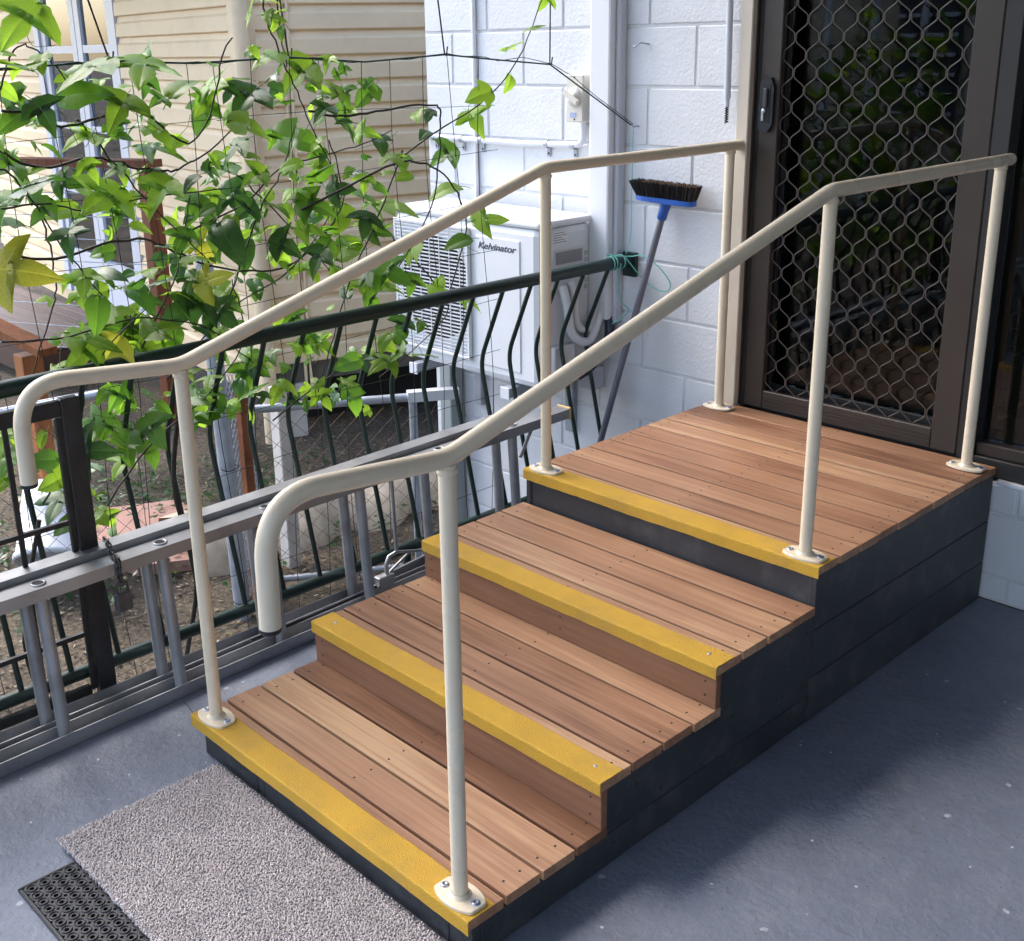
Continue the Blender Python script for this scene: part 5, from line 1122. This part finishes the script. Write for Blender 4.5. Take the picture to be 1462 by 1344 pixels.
# tall post and second span running back to the left, with rolled-up netting
gp_ = thing('gate_post', 'grey galvanised fence post bound with wire beside rolled netting', 'post', (-1.25, 0.86, GZ))
PP = Vector((-1.33, 0.93, 0))
MB().tube([PP + UP * GZ, PP + Vector((-0.03, -0.01, 0.95))], 0.031, 16).build('pipe', M_galv, gp_)
for z in (-0.42, -0.405, -0.1, 0.13, 0.35): MB().tube([PP + Vector((0.034 * math.cos(a), 0.034 * math.sin(a), z + 0.004 * math.sin(2 * a))) for a in [k * math.pi / 6 for k in range(13)]], 0.0022, 5, cap=False).build('wire_tie', M_wire, gp_)
rp_ = MB().box(-1.375, -1.335, 1.0, 1.035, GZ, 0.42, 0.003).build('rusty_post', M_rust); tag(rp_, 'rusty orange steel post standing next to the grey fence post', 'post')
MB().box(-1.40, -1.33, 1.04, 1.052, 0.13, 0.15, 0.002).build('strap', M_rust, rp_)
roll = thing('wire_roll', 'rolled up chain link wire netting standing by the fence post', 'wire roll', (-1.42, 1.0, GZ))
mb = MB()
for i in range(26):
    a0 = i * 2 * math.pi / 26
    for sg in (1, -1):
        mb.tube([Vector((-1.425, 1.04, 0)) + Vector((0.055 * math.cos(a0 + sg * k * 0.24), 0.055 * math.sin(a0 + sg * k * 0.24), GZ + 0.01 + k * 0.043)) for k in range(22)], 0.0017, 4, cap=False, smooth=False)
stuff(mb.build('wire_mesh', M_galv, roll))
sp2 = thing('left_fence_span', 'sagging old chain link fence span running left behind the black gate', 'fence', (-1.5, 0.6, GZ))
sp2.name = 'chain_link_fence'
A2 = Vector((-1.62, 0.72, 0)); B2 = Vector((-2.3, -0.15, 0)); d2 = (B2 - A2).normalized(); L2 = (B2 - A2).length
MB().tube([A2 + UP * 0.42, B2 + UP * 0.25], 0.018, 12).build('top_rail', M_galv, sp2)
stuff(chain(A2, d2, L2, BZf, 0.3, m_=M_wire).build('wire_mesh', M_wire, sp2))
wpz = MB().box(-1.62, -1.555, 1.3, 1.36, GZ, 0.3, 0.004).build('white_post', MATS['white_stump']); tag(wpz, 'white painted timber post under the corner of the neighbouring house', 'post')

# ------------------------------------------------------------------ garden odds and ends
pv = thing('paving_slab', 'pink paving slab lying on the soil behind the balustrade', 'paver', (-2.0, 0.9, GZ))
rgp = random.Random(4)
MB().prism([(-2.3, 0.75, GZ + 0.002), (-1.95, 0.82, GZ + 0.002), (-1.82, 1.05, GZ + 0.002), (-2.1, 1.35, GZ + 0.002), (-2.5, 1.3, GZ + 0.002), (-2.65, 1.0, GZ + 0.002), (-2.55, 0.8, GZ + 0.002)], (0, 0, 0.05)).build('slab', M_pink, pv)
bk = thing('white_bucket', 'white plastic bucket lying on its side behind the black gate', 'bucket', (-2.3, 0.75, GZ))
ba = Vector((0.5, -0.35, -0.75)).normalized()
MB().lathe((-2.22, 0.62, -0.1), ba, [(0.0, 0.001), (0.11, 0.0), (0.12, 0.12), (0.13, 0.28), (0.14, 0.285), (0.14, 0.31), (0.13, 0.31), (0.12, 0.28), (0.105, 0.02), (0, 0.02)], 26).build('body', M_pvc, bk)
rk = thing('concrete_lump', 'long sandy concrete footing strip along the chain link fence', 'footing', (-1.9, 1.9, GZ))
n = 22; vs = []; fs = []
for i in range(n + 1):
    t = i / n
    c = Vector((-1.95, 1.0, GZ)).lerp(Vector((-1.72, 2.75, GZ)), t)
    for j in range(7):
        a = math.pi * j / 6
        w = 0.2 + 0.05 * math.sin(i * 1.3); hgt = 0.17 + 0.05 * math.sin(i * 0.9 + 1) 
        vs.append((c.x + w * math.cos(a) + rgp.uniform(-.015, .015), c.y + rgp.uniform(-.01, .01), c.z + max(0, hgt * math.sin(a)) ** 1 + rgp.uniform(-.008, .008)))
for i in range(n):
    for j in range(6): fs.append((i * 7 + j, i * 7 + j + 1, (i + 1) * 7 + j + 1, (i + 1) * 7 + j))
mb = MB(); mb.add(vs, fs, True); mb.build('footing', M_stone, rk)
# leaf litter, pebbles, small weeds: one object each
lit = MB(); rgl = random.Random(9)
for i in range(9000):
    x, y = rgl.uniform(-2.9, -0.4), rgl.uniform(-1.0, 2.6)
    s = rgl.uniform(0.004, 0.016) * (1.4 if rgl.random() < .1 else 1); a = rgl.uniform(0, 6.3)
    d = Vector((math.cos(a), math.sin(a), rgl.uniform(-.3, .5))) * s; e = Vector((-math.sin(a), math.cos(a), rgl.uniform(-.4, .4))) * s * rgl.uniform(.15, .6)
    c = Vector((x, y, GZ + s * .5 + 0.002))
    lit.add([c - d, c + e, c + d, c - e], [(0, 1, 2, 3)])
def littermat():
    M = bpy.data.materials.new('leaf_litter'); M.use_nodes = True
    N = M.node_tree.nodes; Lk = M.node_tree.links; b = N['Principled BSDF']
    g_ = N.new('ShaderNodeNewGeometry'); r = N.new('ShaderNodeValToRGB'); e = r.color_ramp.elements
    e[0].color = (0.04, 0.03, 0.02, 1); e[1].color = (0.42, 0.36, 0.26, 1); e.new(0.5).color = (0.13, 0.09, 0.05, 1); e.new(0.8).color = (0.2, 0.16, 0.08, 1)
    Lk.new(g_.outputs['Random Per Island'], r.inputs[0]); Lk.new(r.outputs[0], b.inputs['Base Color']); b.inputs['Roughness'].default_value = 0.8
    return M
lo = stuff(lit.build('leaf_litter', littermat(), fixn=False)); lo['label'] = 'dry leaf litter and twigs scattered over the soil'; lo['category'] = 'leaf litter'
wd = MB()
for i in range(260):
    if i % 3 == 0: x, y = rgl.uniform(-2.9, -1.5), rgl.uniform(0.9, 2.2)
    else: x, y = rgl.uniform(-3.2, -1.7), rgl.uniform(-0.2, 2.2)
    base = Vector((x, y, GZ))
    for q in range(rgl.randint(5, 9)):
        a = rgl.uniform(0, 6.3); L_ = rgl.uniform(0.02, 0.055); hgt = rgl.uniform(0.01, 0.09)
        c = base + Vector((math.cos(a) * L_ * .7, math.sin(a) * L_ * .7, hgt)); d = Vector((math.cos(a), math.sin(a), rgl.uniform(-.5, .4))) * L_ * .45; e = Vector((-math.sin(a), math.cos(a), rgl.uniform(-.3, .3))) * L_ * .25
        wd.add([c - d, c + e, c + d, c - e], [(0, 1, 2), (0, 2, 3)])
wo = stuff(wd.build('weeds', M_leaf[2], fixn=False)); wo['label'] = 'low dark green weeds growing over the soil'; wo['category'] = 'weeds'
# house across the yard, seen only as a reflection in the door glass
fh_ = thing('far_house', 'cream house front with louvre window across the yard, reflected in the door glass', 'house', (-5, -7, GZ))
for k in range(16): MB().box(-8.5, -2.9, -7.2 - 0.02, -7.0 + 0.004 * 0, GZ + k * 0.2, GZ + k * 0.2 + 0.194).build('weatherboard', mat('yellow_cladding', (0.6, 0.54, 0.4), 0.6), fh_)
lf = MB().box(-4.3, -3.6, -6.999, -6.94, 0.5, 2.2).build('louvre_window', mat('window_dark', (0.06, 0.07, 0.09), 0.3), fh_)
for k in range(8): MB().box(-4.28, -3.62, -6.939, -6.9, 0.55 + k * 0.2, 0.59 + k * 0.2).build('louvre', M_pvc, lf)
for k in range(7): MB().box(-6.6 + k * 0.55, -6.54 + k * 0.55, -6.6, -6.54, GZ, 2.4).build('verandah_post', M_pvc, fh_)
